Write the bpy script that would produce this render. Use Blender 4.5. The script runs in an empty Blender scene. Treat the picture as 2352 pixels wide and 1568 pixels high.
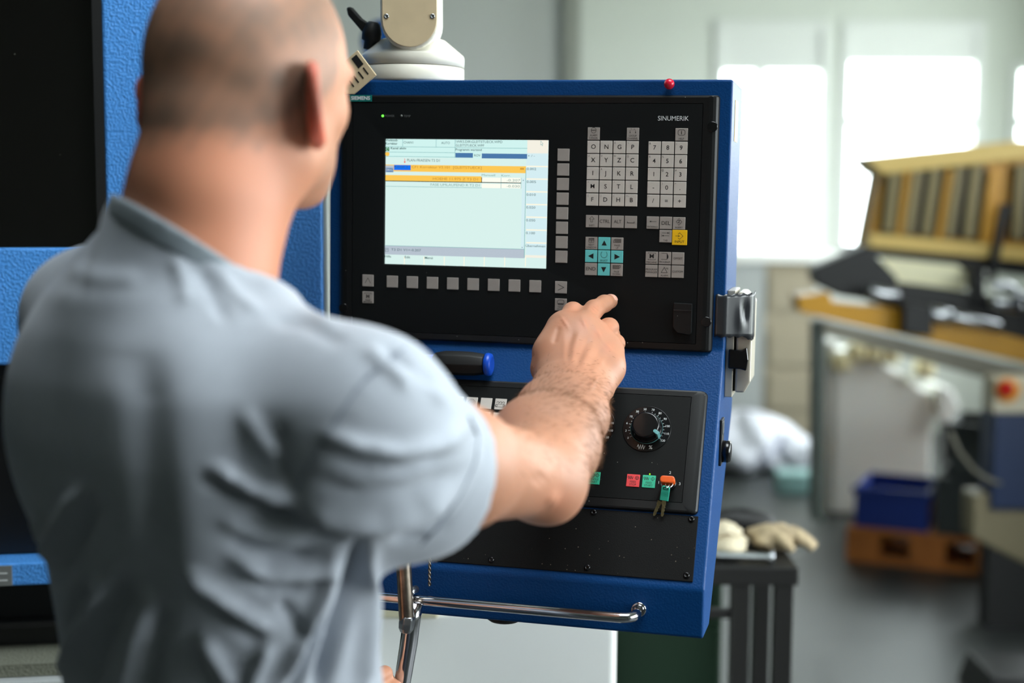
import bpy, bmesh, math, random
import numpy as np
from mathutils import Vector, Matrix, Euler

random.seed(7)
SC = bpy.context.scene
COL = SC.collection

# ------------------------------------------------------------------ camera
FPX = 50 / 36 * 2352
CX, CY = 1176, 784
YAW, PITCH, ROLL_LOCAL = -0.23760615, 0.10409247, 0.01733438
CAM_LOCAL = np.array([0.41016112, -1.72902589, 0.03453276])   # relative to the centre of the operator panel
ROLL_WORLD = 0.005
PANEL_Z = 1.50


def basis(yaw, pitch, roll):
    cy, sy, cp, sp = math.cos(yaw), math.sin(yaw), math.cos(pitch), math.sin(pitch)
    f = np.array([sy * cp, cy * cp, -sp])
    r = np.array([cy, -sy, 0.0])
    u = np.cross(r, f)
    c, s = math.cos(roll), math.sin(roll)
    return c * r + s * u, -s * r + c * u, f


RL, UL, FL = basis(YAW, PITCH, ROLL_LOCAL)
RW, UW, FW = basis(YAW, PITCH, ROLL_WORLD)
CAM_W = CAM_LOCAL + np.array([0, 0, PANEL_Z])


def cam_mat(r, u, f, c):
    return Matrix(((r[0], u[0], -f[0], c[0]), (r[1], u[1], -f[1], c[1]), (r[2], u[2], -f[2], c[2]), (0, 0, 0, 1)))


ML, MW = cam_mat(RL, UL, FL, CAM_LOCAL), cam_mat(RW, UW, FW, CAM_W)
CONSOLE_M = MW @ ML.inverted()          # the console hangs a touch out of plumb
cam_d = bpy.data.cameras.new('camera')
cam_d.lens = 50
cam_d.sensor_width = 36
cam_d.clip_end = 200
cam_d.dof.use_dof = True
cam_d.dof.focus_distance = 1.70
cam_d.dof.aperture_fstop = 2.1
cam_d.dof.aperture_blades = 9
cam = bpy.data.objects.new('camera', cam_d)
COL.objects.link(cam)
cam.matrix_world = MW
SC.camera = cam

# ------------------------------------------------------------------ sky, exposure
world = bpy.data.worlds.new('overcast_sky')
SC.world = world
world.use_nodes = True
world.node_tree.nodes['Background'].inputs[0].default_value = (0.90, 0.98, 1.0, 1)
world.node_tree.nodes['Background'].inputs[1].default_value = 4.8
SC.view_settings.view_transform = 'Standard'
SC.view_settings.look = 'None'
SC.view_settings.gamma = 1
SC.view_settings.use_curve_mapping = False
EXPO = 1.35
SC.view_settings.exposure = EXPO


# ------------------------------------------------------------------ room frame: a = right, d = away from the camera, z = up
def rm(a, d, z=0.0):
    cy, sy = math.cos(YAW), math.sin(YAW)
    return Vector((CAM_W[0] + a * cy + d * sy, CAM_W[1] - a * sy + d * cy, z))


ROOM_RZ = -YAW


def pr(px, py, d):
    """point of the photograph at ground distance d -> (a, d, z)"""
    xn, yn = (px - CX) / FPX, -(py - CY) / FPX
    k = math.cos(PITCH) + yn * math.sin(PITCH)
    return d * xn / k, d, CAM_W[2] + d * (yn * math.cos(PITCH) - math.sin(PITCH)) / k


BACK_D, RIGHT_A, LEFT_A, FRONT_D, CEIL_Z = 9.2, 3.5, -4.2, -4.0, 3.8
# openings in the walls: (a0, a1, z0, z1) in the back wall, (d0, d1, z0, z1) in the right wall
w1a, _, w1b = pr(1690, 600, BACK_D)
OPEN_BACK = [(pr(1640, 0, BACK_D)[0], pr(1905, 0, BACK_D)[0], 1.08, 2.63),
             (pr(1932, 0, BACK_D)[0], pr(2262, 0, BACK_D)[0], 1.08, 2.63),
             (pr(2325, 0, BACK_D)[0], pr(2480, 0, BACK_D)[0], 1.08, 2.38)]
OPEN_RIGHT = [(-1.0, 1.6, 0.9, 2.7), (1.9, 4.3, 0.9, 2.7), (5.9, 8.1, 0.9, 3.3)]
ADDED_SKYLIGHT = (-0.2, 1.6, 0.3, 1.8)          # a0, a1, d0, d1 of an unseen ceiling opening added for top light


def portal(name, loc, w, h, direction):
    l = bpy.data.lights.new(name, 'AREA')
    l.shape = 'RECTANGLE'
    l.size, l.size_y = w, h
    l.cycles.is_portal = True
    o = bpy.data.objects.new(name, l)
    COL.objects.link(o)
    o.location = loc
    o.rotation_euler = Vector(direction).to_track_quat('-Z', 'Z').to_euler()
    return o


_rt = Vector((math.cos(YAW), -math.sin(YAW), 0))
_fw = Vector((math.sin(YAW), math.cos(YAW), 0))
for (a0, a1, z0, z1) in OPEN_BACK:
    portal('window_portal', rm((a0 + a1) / 2, BACK_D + 0.05, (z0 + z1) / 2), a1 - a0, z1 - z0, -_fw)
portal('added_skylight_portal', rm((ADDED_SKYLIGHT[0] + ADDED_SKYLIGHT[1]) / 2, (ADDED_SKYLIGHT[2] + ADDED_SKYLIGHT[3]) / 2, CEIL_Z + 0.12), ADDED_SKYLIGHT[1] - ADDED_SKYLIGHT[0], ADDED_SKYLIGHT[3] - ADDED_SKYLIGHT[2], (0, 0, -1)).rotation_euler = (0, 0, ROOM_RZ)
for (d0, d1, z0, z1) in OPEN_RIGHT:
    portal('window_portal', rm(RIGHT_A + 0.05, (d0 + d1) / 2, (z0 + z1) / 2), d1 - d0, z1 - z0, -_rt)


# ------------------------------------------------------------------ helpers: colours and materials
def lin(c):
    return tuple(((v / 255) / 12.92 if v / 255 <= 0.04045 else ((v / 255 + 0.055) / 1.055) ** 2.4) for v in c)


MATS = {}


def mat(name, rgb, rough=0.5, metal=0.0, bump=0.0, bscale=300.0, bdist=0.001, var=0.0, vscale=8.0, coat=0.0,
        spec=0.5, emit=None, estr=1.0, sheen=0.0, sss=0.0, detail=2.0, speck=None, trans=0.0):
    m = bpy.data.materials.new(name)
    m.use_nodes = True
    nt = m.node_tree
    b = nt.nodes['Principled BSDF']
    c = lin(rgb)
    b.inputs['Base Color'].default_value = (*c, 1)
    b.inputs['Roughness'].default_value = rough
    b.inputs['Metallic'].default_value = metal
    b.inputs['Specular IOR Level'].default_value = spec
    b.inputs['Coat Weight'].default_value = coat
    b.inputs['Sheen Weight'].default_value = sheen
    if trans:
        b.inputs['Transmission Weight'].default_value = trans
    if emit is not None:
        b.inputs['Emission Color'].default_value = (*lin(emit), 1)
        b.inputs['Emission Strength'].default_value = estr
    if sss:
        b.inputs['Subsurface Weight'].default_value = sss
        b.inputs['Subsurface Radius'].default_value = (1.0, 0.35, 0.2)
        b.inputs['Subsurface Scale'].default_value = 0.008
    tc = None
    if bump or var or speck:
        tc = nt.nodes.new('ShaderNodeTexCoord')
    col_out = None
    if var:
        n = nt.nodes.new('ShaderNodeTexNoise')
        n.inputs['Scale'].default_value = vscale
        n.inputs['Detail'].default_value = 5
        nt.links.new(tc.outputs['Object'], n.inputs['Vector'])
        r = nt.nodes.new('ShaderNodeValToRGB')
        r.color_ramp.elements[0].position = 0.3
        r.color_ramp.elements[1].position = 0.7
        r.color_ramp.elements[0].color = (*[v * (1 - var) for v in c], 1)
        r.color_ramp.elements[1].color = (*[min(1, v * (1 + var)) for v in c], 1)
        nt.links.new(n.outputs['Fac'], r.inputs['Fac'])
        col_out = r.outputs['Color']
    if speck:
        # dust flecks: (colour, scale, threshold)
        sc_, thr = speck[1], speck[2]
        n = nt.nodes.new('ShaderNodeTexVoronoi')
        n.inputs['Scale'].default_value = sc_
        nt.links.new(tc.outputs['Object'], n.inputs['Vector'])
        lt = nt.nodes.new('ShaderNodeMath')
        lt.operation = 'LESS_THAN'
        lt.inputs[1].default_value = thr
        nt.links.new(n.outputs['Distance'], lt.inputs[0])
        sep = nt.nodes.new('ShaderNodeSeparateColor')
        nt.links.new(n.outputs['Color'], sep.inputs[0])
        g2 = nt.nodes.new('ShaderNodeMath')
        g2.operation = 'LESS_THAN'
        g2.inputs[1].default_value = speck[3] if len(speck) > 3 else 0.3
        nt.links.new(sep.outputs[0], g2.inputs[0])
        mu = nt.nodes.new('ShaderNodeMath')
        mu.operation = 'MULTIPLY'
        nt.links.new(lt.outputs[0], mu.inputs[0])
        nt.links.new(g2.outputs[0], mu.inputs[1])
        mx = nt.nodes.new('ShaderNodeMix')
        mx.data_type = 'RGBA'
        nt.links.new(mu.outputs[0], mx.inputs['Factor'])
        if col_out:
            nt.links.new(col_out, mx.inputs['A'])
        else:
            mx.inputs['A'].default_value = (*c, 1)
        mx.inputs['B'].default_value = (*lin(speck[0]), 1)
        col_out = mx.outputs['Result']
    if col_out:
        nt.links.new(col_out, b.inputs['Base Color'])
    if bump:
        n = nt.nodes.new('ShaderNodeTexNoise')
        n.inputs['Scale'].default_value = bscale
        n.inputs['Detail'].default_value = detail
        nt.links.new(tc.outputs['Object'], n.inputs['Vector'])
        bp = nt.nodes.new('ShaderNodeBump')
        bp.inputs['Strength'].default_value = bump
        bp.inputs['Distance'].default_value = bdist
        nt.links.new(n.outputs['Fac'], bp.inputs['Height'])
        nt.links.new(bp.outputs['Normal'], b.inputs['Normal'])
    MATS[name] = m
    return m


def emat(name, rgb, k=1.0):
    """a screen colour: gives off light of the displayed colour"""
    m = bpy.data.materials.new(name)
    m.use_nodes = True
    b = m.node_tree.nodes['Principled BSDF']
    b.inputs['Base Color'].default_value = (0.01, 0.01, 0.01, 1)
    b.inputs['Roughness'].default_value = 0.35
    b.inputs['Specular IOR Level'].default_value = 0.15
    b.inputs['Emission Color'].default_value = (*lin(rgb), 1)
    b.inputs['Emission Strength'].default_value = k * 2 ** -EXPO
    MATS[name] = m
    return m


# ------------------------------------------------------------------ helpers: meshes and objects
def tag(o, label=None, cat=None, group=None, kind=None):
    if label:
        o['label'] = label
    if cat:
        o['category'] = cat
    if group:
        o['group'] = group
    if kind:
        o['kind'] = kind
    return o


def empty(name, loc=(0, 0, 0), rz=0.0, m=None):
    o = bpy.data.objects.new(name, None)
    o.empty_display_size = 0.05
    COL.objects.link(o)
    if m is not None:
        o.matrix_world = m
    else:
        o.location = loc
        o.rotation_euler = (0, 0, rz)
    return o


def link(name, me, m=None, parent=None, loc=None, rot=None):
    o = bpy.data.objects.new(name, me)
    COL.objects.link(o)
    if m is not None and me is not None and len(me.materials) == 0:
        me.materials.append(m)
    if parent is not None:
        o.parent = parent
    if loc is not None:
        o.location = loc
    if rot is not None:
        o.rotation_euler = rot
    return o


def copy_tree(o, parent=None):
    c = o.copy()
    COL.objects.link(c)
    c.parent = parent
    for ch in list(o.children):
        copy_tree(ch, c)
    return c


class MB:
    """collects shapes for one mesh"""

    def __init__(s):
        s.v, s.f, s.sm = [], [], []

    def add(s, vs, fs, smooth=False):
        k = len(s.v)
        s.v += [tuple(v) for v in vs]
        s.f += [tuple(i + k for i in f) for f in fs]
        s.sm += [smooth] * len(fs)
        return s

    def box(s, x0, x1, y0, y1, z0, z1):
        return s.add([(x0, y0, z0), (x1, y0, z0), (x1, y1, z0), (x0, y1, z0), (x0, y0, z1), (x1, y0, z1), (x1, y1, z1), (x0, y1, z1)],
                     [(3, 2, 1, 0), (4, 5, 6, 7), (0, 1, 5, 4), (1, 2, 6, 5), (2, 3, 7, 6), (3, 0, 4, 7)])

    def obox(s, c, ax, ay, az):
        c, ax, ay, az = Vector(c), Vector(ax), Vector(ay), Vector(az)
        vs = [c - ax - ay - az, c + ax - ay - az, c + ax + ay - az, c - ax + ay - az, c - ax - ay + az, c + ax - ay + az, c + ax + ay + az, c - ax + ay + az]
        return s.add(vs, [(3, 2, 1, 0), (4, 5, 6, 7), (0, 1, 5, 4), (1, 2, 6, 5), (2, 3, 7, 6), (3, 0, 4, 7)])

    def prism(s, poly, ext, to3=None, smooth=False):
        """poly: 3D points (ccw seen from -ext); extruded by vector ext"""
        n = len(poly)
        e = Vector(ext)
        a = [Vector(p) for p in poly]
        b = [p + e for p in a]
        return s.add(a + b, [tuple(range(n)), tuple(range(2 * n - 1, n - 1, -1))] + [(i, i + n, (i + 1) % n + n, (i + 1) % n) for i in range(n)], smooth)

    def lathe(s, prof, c=(0, 0, 0), axis=(0, 0, 1), seg=32, cap=True, smooth=True):
        """prof: list of (radius, height) along the axis"""
        ax = Vector(axis).normalized()
        q = ax.to_track_quat('Z', 'Y')
        c = Vector(c)
        vs, fs = [], []
        for r, h in prof:
            for i in range(seg):
                t = 2 * math.pi * i / seg
                vs.append(c + q @ Vector((r * math.cos(t), r * math.sin(t), h)))
        for j in range(len(prof) - 1):
            for i in range(seg):
                i2 = (i + 1) % seg
                fs.append((j * seg + i, j * seg + i2, (j + 1) * seg + i2, (j + 1) * seg + i))
        s.add(vs, fs, smooth)
        if cap:
            k = len(s.v) - len(vs)
            s.f.append(tuple(k + i for i in range(seg - 1, -1, -1)))
            s.f.append(tuple(k + (len(prof) - 1) * seg + i for i in range(seg)))
            s.sm += [False, False]
        return s

    def tube(s, pts, r, seg=10, cap=True, smooth=True):
        pts = [Vector(p) for p in pts]
        rs = r if isinstance(r, (list, tuple)) else [r] * len(pts)
        up = None
        vs, fs = [], []
        for i, p in enumerate(pts):
            t = (pts[min(i + 1, len(pts) - 1)] - pts[max(i - 1, 0)]).normalized()
            if up is None:
                up = t.orthogonal().normalized()
            up = (up - t * up.dot(t)).normalized()
            w = t.cross(up)
            for k in range(seg):
                a = 2 * math.pi * k / seg
                vs.append(p + (up * math.cos(a) + w * math.sin(a)) * rs[i])
        for j in range(len(pts) - 1):
            for i in range(seg):
                i2 = (i + 1) % seg
                fs.append((j * seg + i, j * seg + i2, (j + 1) * seg + i2, (j + 1) * seg + i))
        s.add(vs, fs, smooth)
        if cap:
            k = len(s.v) - len(vs)
            s.f.append(tuple(k + i for i in range(seg - 1, -1, -1)))
            s.f.append(tuple(k + (len(pts) - 1) * seg + i for i in range(seg)))
            s.sm += [False, False]
        return s

    def mesh(s, name, bevel=0.0, segs=2, weld=False):
        me = bpy.data.meshes.new(name)
        me.from_pydata(s.v, [], s.f)
        me.polygons.foreach_set('use_smooth', s.sm)
        bm = bmesh.new()
        bm.from_mesh(me)
        if weld:
            bmesh.ops.remove_doubles(bm, verts=bm.verts, dist=1e-6)
        bmesh.ops.recalc_face_normals(bm, faces=bm.faces)
        if bevel:
            ed = [e for e in bm.edges if len(e.link_faces) == 2 and e.calc_face_angle(0) > 0.5]
            bmesh.ops.bevel(bm, geom=ed, offset=bevel, segments=segs, profile=0.5, affect='EDGES', clamp_overlap=True)
        bm.to_mesh(me)
        bm.free()
        me.update()
        return me

    def build(s, name, m, parent=None, bevel=0.0, segs=2, loc=None, rot=None, weld=False):
        return link(name, s.mesh(name, bevel, segs, weld), m, parent, loc, rot)


def rrect(w, h, r, n=5, cx=0.0, cz=0.0):
    """rounded rectangle outline in (x, z)"""
    pts = []
    for qx, qz, a0 in ((1, 1, 0), (-1, 1, 90), (-1, -1, 180), (1, -1, 270)):
        for i in range(n + 1):
            a = math.radians(a0 + 90 * i / n)
            pts.append((cx + qx * (w / 2 - r) + r * math.cos(a), cz + qz * (h / 2 - r) + r * math.sin(a)))
    return pts


def arc(r, a0, a1, n=16, cx=0.0, cz=0.0):
    return [(cx + r * math.cos(math.radians(a0 + (a1 - a0) * i / n)), cz + r * math.sin(math.radians(a0 + (a1 - a0) * i / n))) for i in range(n + 1)]


class Flat:
    """flat print lying in the x-z plane, facing -y"""

    def __init__(s):
        s.mb = MB()

    def poly(s, pts):
        s.mb.add([(x, 0, z) for x, z in pts], [tuple(range(len(pts)))])
        return s

    def rect(s, x0, z0, x1, z1):
        return s.poly([(x0, z0), (x1, z0), (x1, z1), (x0, z1)])

    def line(s, pts, w, closed=False):
        pts = list(pts)
        n = len(pts)
        for i in range(n if closed else n - 1):
            (x0, z0), (x1, z1) = pts[i], pts[(i + 1) % n]
            dx, dz = x1 - x0, z1 - z0
            l = math.hypot(dx, dz) or 1e-9
            dx, dz = dx / l * w / 2, dz / l * w / 2
            s.poly([(x0 - dx - dz, z0 - dz + dx), (x0 - dx + dz, z0 - dz - dx), (x1 + dx + dz, z1 + dz - dx), (x1 + dx - dz, z1 + dz + dx)])
        return s

    def text(s, body, size, x, z, align='CENTER', sx=1.0, bold=0.0):
        vs, fs = text_mesh(body, size, align, sx, bold)
        s.mb.add([(vx + x, 0, vz + z) for vx, vz in vs], fs)
        return s

    def build(s, name, m, parent, y=0.0, loc=None, rot=None):
        me = bpy.data.meshes.new(name)
        me.from_pydata([(a, b + y, c) for a, b, c in s.mb.v], [], s.mb.f)
        bm = bmesh.new()
        bm.from_mesh(me)
        for f in bm.faces:
            f.normal_update()
            if f.normal.y > 0:
                f.normal_flip()
        bm.to_mesh(me)
        bm.free()
        return link(name, me, m, parent, loc, rot)


_txt_cache = {}


def text_mesh(body, size, align='CENTER', sx=1.0, bold=0.0):
    key = (body, align, bold)
    if key not in _txt_cache:
        cu = bpy.data.curves.new('t', 'FONT')
        cu.body = body
        cu.size = 1.0
        cu.align_x = align
        cu.align_y = 'CENTER'
        cu.resolution_u = 3
        cu.offset = bold
        cu.fill_mode = 'FRONT' if hasattr(cu, 'fill_mode') else cu.fill_mode
        o = bpy.data.objects.new('t', cu)
        COL.objects.link(o)
        dg = bpy.context.evaluated_depsgraph_get()
        me = bpy.data.meshes.new_from_object(o.evaluated_get(dg))
        vs = [(v.co.x, v.co.y) for v in me.vertices]
        fs = [tuple(p.vertices) for p in me.polygons]
        bpy.data.objects.remove(o)
        bpy.data.curves.remove(cu)
        bpy.data.meshes.remove(me)
        _txt_cache[key] = (vs, fs)
    vs, fs = _txt_cache[key]
    return [(x * size * sx, y * size) for x, y in vs], fs


def loc_ray(u, v):
    return CAM_LOCAL, FL + (u - CX) / FPX * RL - (v - CY) / FPX * UL


def on_y(u, v, Y):
    o, d = loc_ray(u, v)
    return o + (Y - o[1]) / d[1] * d


# ------------------------------------------------------------------ materials
BLUE = mat('blue_paint', (6, 62, 118), 0.42, bump=0.35, bscale=420, bdist=0.0012, spec=0.2)
BLUE_M = mat('blue_machine_paint', (82, 158, 240), 0.40, bump=0.8, bscale=260, bdist=0.003)
BLACK = mat('black_plastic', (15, 16, 17), 0.40, spec=0.35, bump=0.1, bscale=900, bdist=0.0003, speck=((150, 150, 145), 160, 0.09, 0.14))
MEMB = mat('black_membrane', (13, 16, 17), 0.6, spec=0.2, speck=((120, 120, 115), 90, 0.05, 0.08))
MEMB2 = mat('black_membrane_dusty', (10, 12, 12), 0.55, spec=0.18, speck=((140, 140, 130), 170, 0.10, 0.16))
PLATE = mat('black_powder_plate', (8, 8, 8), 0.55, spec=0.2, bump=0.3, bscale=700, bdist=0.0005, speck=((130, 120, 105), 200, 0.12, 0.16))
GROOVE = mat('groove_black', (6, 6, 6), 0.7)
KEYM = mat('key_beige', (204, 196, 188), 0.45, var=0.05, vscale=60)
KEYD = mat('key_grey_beige', (160, 152, 146), 0.5, var=0.06, vscale=60)
KEYT = mat('key_teal', (105, 205, 205), 0.45)
KEYY = mat('key_yellow', (250, 196, 10), 0.45)
KEYR = mat('key_red', (238, 70, 74), 0.45)
KEYG = mat('key_green', (52, 190, 150), 0.45)
INK = mat('ink_black', (12, 11, 12), 0.6)
INKG = mat('ink_grey', (70, 66, 64), 0.6)
INKW = mat('ink_white', (225, 228, 228), 0.5)
INKDW = mat('ink_dim_white', (105, 108, 108), 0.5)
SIEM = mat('badge_teal', (10, 120, 112), 0.4)
CHROME = mat('chrome', (205, 205, 210), 0.12, 1.0)
STEEL = mat('worn_steel', (150, 138, 125), 0.32, 1.0, var=0.35, vscale=60)
STEEL2 = mat('dull_steel', (175, 178, 182), 0.28, 1.0, var=0.15, vscale=50)
BRASS = mat('nickel_key', (180, 165, 120), 0.35, 0.9, var=0.2, vscale=200)
IVORY = mat('ivory_paint', (226, 222, 208), 0.42, var=0.05, vscale=20)
TANP = mat('tan_paint', (202, 182, 148), 0.5, var=0.06, vscale=30)
TAPE = mat('black_tape', (42, 44, 48), 0.3, spec=0.6)
GREY_SLAB = mat('nickel_plated', (196, 188, 172), 0.35, 0.3)
BLK_GLOSS = mat('black_gloss', (14, 14, 16), 0.2)
BLK_RUB = mat('black_rubber', (18, 18, 18), 0.55)
BLUE_PL = mat('blue_plastic', (20, 80, 200), 0.35)
RED_PL = mat('red_plastic', (205, 25, 55), 0.25)
ORANGE_PL = mat('orange_plastic', (235, 95, 30), 0.35)
TEAL_PL = mat('teal_plastic', (60, 195, 165), 0.4)
TEAL_KN = mat('knob_pointer_teal', (110, 170, 172), 0.3)
LED_G = emat('led_green', (90, 255, 60), 3.0)
LED_Y = emat('led_yellow_green', (150, 230, 40), 1.6)
LED_OFF = mat('led_off', (110, 112, 108), 0.4)

# ================================================================== the control console
CON = empty('control_console', m=CONSOLE_M)
tag(CON, 'blue machine control console with screen, keypads, dials and a chrome rail', 'control panel')
T30 = math.radians(30)
B_O = Vector((0, -0.0256, -0.1977))
B_V = Vector((0, -math.sin(T30), -math.cos(T30)))      # down the sloping desk
B_N = Vector((0, -math.cos(T30), math.sin(T30)))       # out of the desk
B_ROT = (-T30, 0, 0)


def desk(x, v, h=0.0):
    """point on the sloping lower desk (metres right, metres down the slope, height above the keys' face)"""
    return Vector((x, 0, 0)) + B_O + B_V * v + B_N * h


prof = [(0.008, 0.174), (0.008, -0.1515), (-0.142, -0.411), (-0.142, -0.468), (-0.075, -0.472), (0.15, -0.245), (0.15, 0.174)]
MB().prism([(-0.256, y, z) for y, z in prof], (0.512, 0, 0)).build('housing', BLUE, CON, bevel=0.003, segs=3)


def ring_mesh(loops, name, m, parent, loc=None, rot=None, n=4, fill_last=False):
    """loops: (w, h, r, y, cx, cz) from the inside outwards"""
    mb = MB()
    vs, fs = [], []
    k = 4 * (n + 1)
    for L in loops:
        w, h, r, y = L[:4]
        cx, cz = (L[4], L[5]) if len(L) > 4 else (0, 0)
        vs += [(x, y, z) for x, z in rrect(w, h, r, n, cx, cz)]
    for j in range(len(loops) - 1):
        for i in range(k):
            i2 = (i + 1) % k
            fs.append((j * k + i, j * k + i2, (j + 1) * k + i2, (j + 1) * k + i))
    mb.add(vs, fs, True)
    o = mb.build(name, m, parent, loc=loc, rot=rot)
    o.data.set_sharp_from_angle(angle=math.radians(14))
    return o


# upper operator panel: border frame, membrane with the screen opening
ring_mesh([(0.4445, 0.2905, 0.001, 0.006), (0.4445, 0.2905, 0.001, 0.0), (0.458, 0.304, 0.002, 0.0), (0.4585, 0.3045, 0.002, 0.0),
           (0.468, 0.3075, 0.003, 0.0007), (0.475, 0.309, 0.003, 0.0022), (0.480, 0.3097, 0.0035, 0.0043), (0.4825, 0.31, 0.004, 0.007),
           (0.483, 0.31, 0.004, 0.009)], 'panel_frame', BLACK, CON)
SX, SZ, SW, SH = -0.0729, 0.0206, 0.2112, 0.1584
ring_mesh([(SW + 0.002, SH + 0.002, 0.001, 0.004, SX, SZ), (SW + 0.002, SH + 0.002, 0.001, 0.0004, SX, SZ),
           (SW + 0.006, SH + 0.006, 0.002, 0.0001, SX, SZ), (0.443, 0.289, 0.001, 0.0001), (0.4432, 0.2892, 0.001, 0.004)], 'membrane', MEMB, CON)
MB().box(-0.2222, 0.2222, 0.0042, 0.0056, -0.1452, 0.1452).build('groove', GROOVE, CON)

# ---------------------------------------------------------------- screen
E_BG = emat('screen_mint', (216, 241, 236))
E_HEAD = emat('screen_header', (208, 243, 239))
E_CELL = emat('screen_cell', (212, 237, 242))
E_CREAM = emat('screen_cream', (252, 247, 226))
E_TOP = emat('screen_corner', (244, 240, 226))
E_WHITE = emat('screen_white', (253, 253, 240))
E_OR = emat('screen_orange', (252, 200, 84))
E_BLUE = emat('screen_blue', (12, 112, 240))
E_SLATE = emat('screen_slate', (72, 118, 168))
E_GREY = emat('screen_grey', (182, 194, 206))
E_DK = emat('screen_dark_text', (58, 92, 92))
E_MID = emat('screen_mid_text', (120, 160, 152))
E_ORT = emat('screen_orange_text', (196, 140, 50))
E_LINE = emat('screen_line', (120, 178, 178))
E_GRN = emat('screen_green', (40, 120, 60))
E_RED = emat('screen_red', (240, 70, 60))
E_BLK = emat('screen_black', (20, 40, 20))
SCY = 0.0025
SCR = MB().box(SX - SW / 2, SX + SW / 2, SCY, SCY + 0.001, SZ - SH / 2, SZ + SH / 2).build('screen', E_BG, CON)


def sxy(cx, cy):
    p = on_y(860 + cx / 4.612, 300 + cy / 4.612, SCY)
    return min(max(p[0], SX - SW / 2), SX + SW / 2), min(max(p[2], SZ - SH / 2), SZ + SH / 2)


def s_rect(layer, c, x0, y0, x1, y1, name='screen_field'):
    """a coloured field between two picture corners, kept square to the screen"""
    xm, ym = (x0 + x1) / 2, (y0 + y1) / 2
    a, b = sxy(x0, ym)[0], sxy(x1, ym)[0]
    t, u = sxy(xm, y0)[1], sxy(xm, y1)[1]
    return Flat().rect(a, u, b, t).build(name, c, SCR, SCY - 0.0001 * layer)


def s_line(c, x0, y0, x1, y1, w=0.0005):
    a, b = sxy(x0, y0), sxy(x1, y1)
    if abs(x1 - x0) > abs(y1 - y0):
        z = (a[1] + b[1]) / 2
        q = (a[0], z), (b[0], z)
    else:
        x = (a[0] + b[0]) / 2
        q = (x, a[1]), (x, b[1])
    return Flat().line(q, w).build('screen_line', c, SCR, SCY - 0.0004)


def fit_text(fl, body, x0, x1, zc, cap, bold=0.0):
    vs, fs = text_mesh(body, 1.0, 'LEFT', 1.0, bold)
    xs = [v[0] for v in vs]
    zs = [v[1] for v in vs]
    sx = (x1 - x0) / (max(xs) - min(xs))
    sz = cap / 0.70
    zm = 0.5 * (max(zs) + min(zs)) if len(body) < 3 else 0.0
    fl.mb.add([((v[0] - min(xs)) * sx + x0, 0, (v[1] - zm) * sz + zc) for v in vs], fs)
    return fl


def s_text(c, body, x0, x1, y, cap, bold=0.01):
    a, b = sxy(x0, y), sxy(x1, y)
    return fit_text(Flat(), body, a[0], b[0], (a[1] + b[1]) / 2, cap / 4.612 / 1.84 / 1000, bold).build('screen_text', c, SCR, SCY - 0.0006)


s_rect(1, E_HEAD, 100, 78, 1618, 290)
s_rect(1, E_TOP, 1620, 90, 1840, 246)
for i, y in enumerate((258, 392, 526, 661, 796, 930, 1066, 1202)):
    s_rect(1, E_CREAM if i else E_CELL, 1608, y - 20, 1840, y - 6)
    s_rect(1, E_CELL, 1608, y - 6, 1840, y + 114)
s_rect(1, E_TOP, 1595, 1320, 1830, 1346)
s_rect(2, E_SLATE, 858, 236, 1044, 286)
s_rect(2, E_SLATE, 1138, 244, 1618, 296)
s_rect(2, E_OR, 112, 368, 1606, 440)
s_rect(3, E_BLUE, 208, 364, 386, 418)
s_rect(3, E_GREY, 118, 368, 204, 440)
s_rect(2, E_OR, 112, 476, 1134, 540)
s_rect(2, E_WHITE, 1140, 497, 1342, 548)
s_rect(2, E_WHITE, 1344, 499, 1552, 550)
s_rect(2, E_WHITE, 1136, 562, 1340, 608)
s_rect(2, E_WHITE, 1342, 564, 1550, 610)
s_rect(2, E_GREY, 100, 1236, 1590, 1330)
s_rect(2, E_GRN, 116, 176, 158, 216)
s_rect(2, E_CELL, 1558, 500, 1600, 1256)
for x in (318, 526, 740, 950, 1164, 1380, 1600):
    s_rect(2, E_CREAM, x - 5, 1335, x + 5, 1440)
s_line(E_LINE, 100, 168, 856, 178)
s_line(E_LINE, 856, 178, 1618, 190)
s_line(E_LINE, 100, 226, 856, 234)
s_line(E_LINE, 100, 270, 856, 282)
for x in (300, 655):
    s_line(E_LINE, x, 84, x, 172)
s_line(E_LINE, 855, 90, 855, 284)
s_line(E_LINE, 1604, 400, 1590, 1340, 0.0007)
s_line(E_BLK, 112, 530, 1552, 556, 0.0009)
s_line(E_BLK, 1137, 497, 1137, 548, 0.0008)
s_line(E_LINE, 110, 590, 1136, 604)
s_line(E_LINE, 1342, 500, 1342, 610)
s_line(E_LINE, 1554, 500, 1554, 610)
s_line(E_LINE, 100, 1218, 1590, 1252)
fl = Flat()
x, z = sxy(138, 246)
fl.poly([(x + 0.0028 * math.cos(t * math.pi / 8), z + 0.0028 * math.sin(t * math.pi / 8)) for t in range(16)]).build('screen_icon', E_OR, SCR, SCY - 0.0003)
x, z = sxy(322, 320)
Flat().line([(x, z + 0.0025), (x, z - 0.001)], 0.0007).poly([(x - 0.0014, z - 0.0008), (x + 0.0014, z - 0.0008), (x, z - 0.003)]).build('screen_icon', E_RED, SCR, SCY - 0.0003)
x, z = sxy(1770, 135)
Flat().line([(x - 0.001, z + 0.003), (x - 0.001, z - 0.002), (x + 0.0002, z - 0.001), (x + 0.001, z - 0.003), (x + 0.0016, z - 0.0027), (x + 0.0008, z - 0.0007), (x + 0.0022, z - 0.0005)], 0.0004, True).build('screen_icon', E_LINE, SCR, SCY - 0.0003)
x, z = sxy(137, 196)
Flat().line(arc(0.0015, 0, 300, 10, x, z), 0.0005).build('screen_icon', E_HEAD, SCR, SCY - 0.0005)
x, z = sxy(1578, 526)
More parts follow.
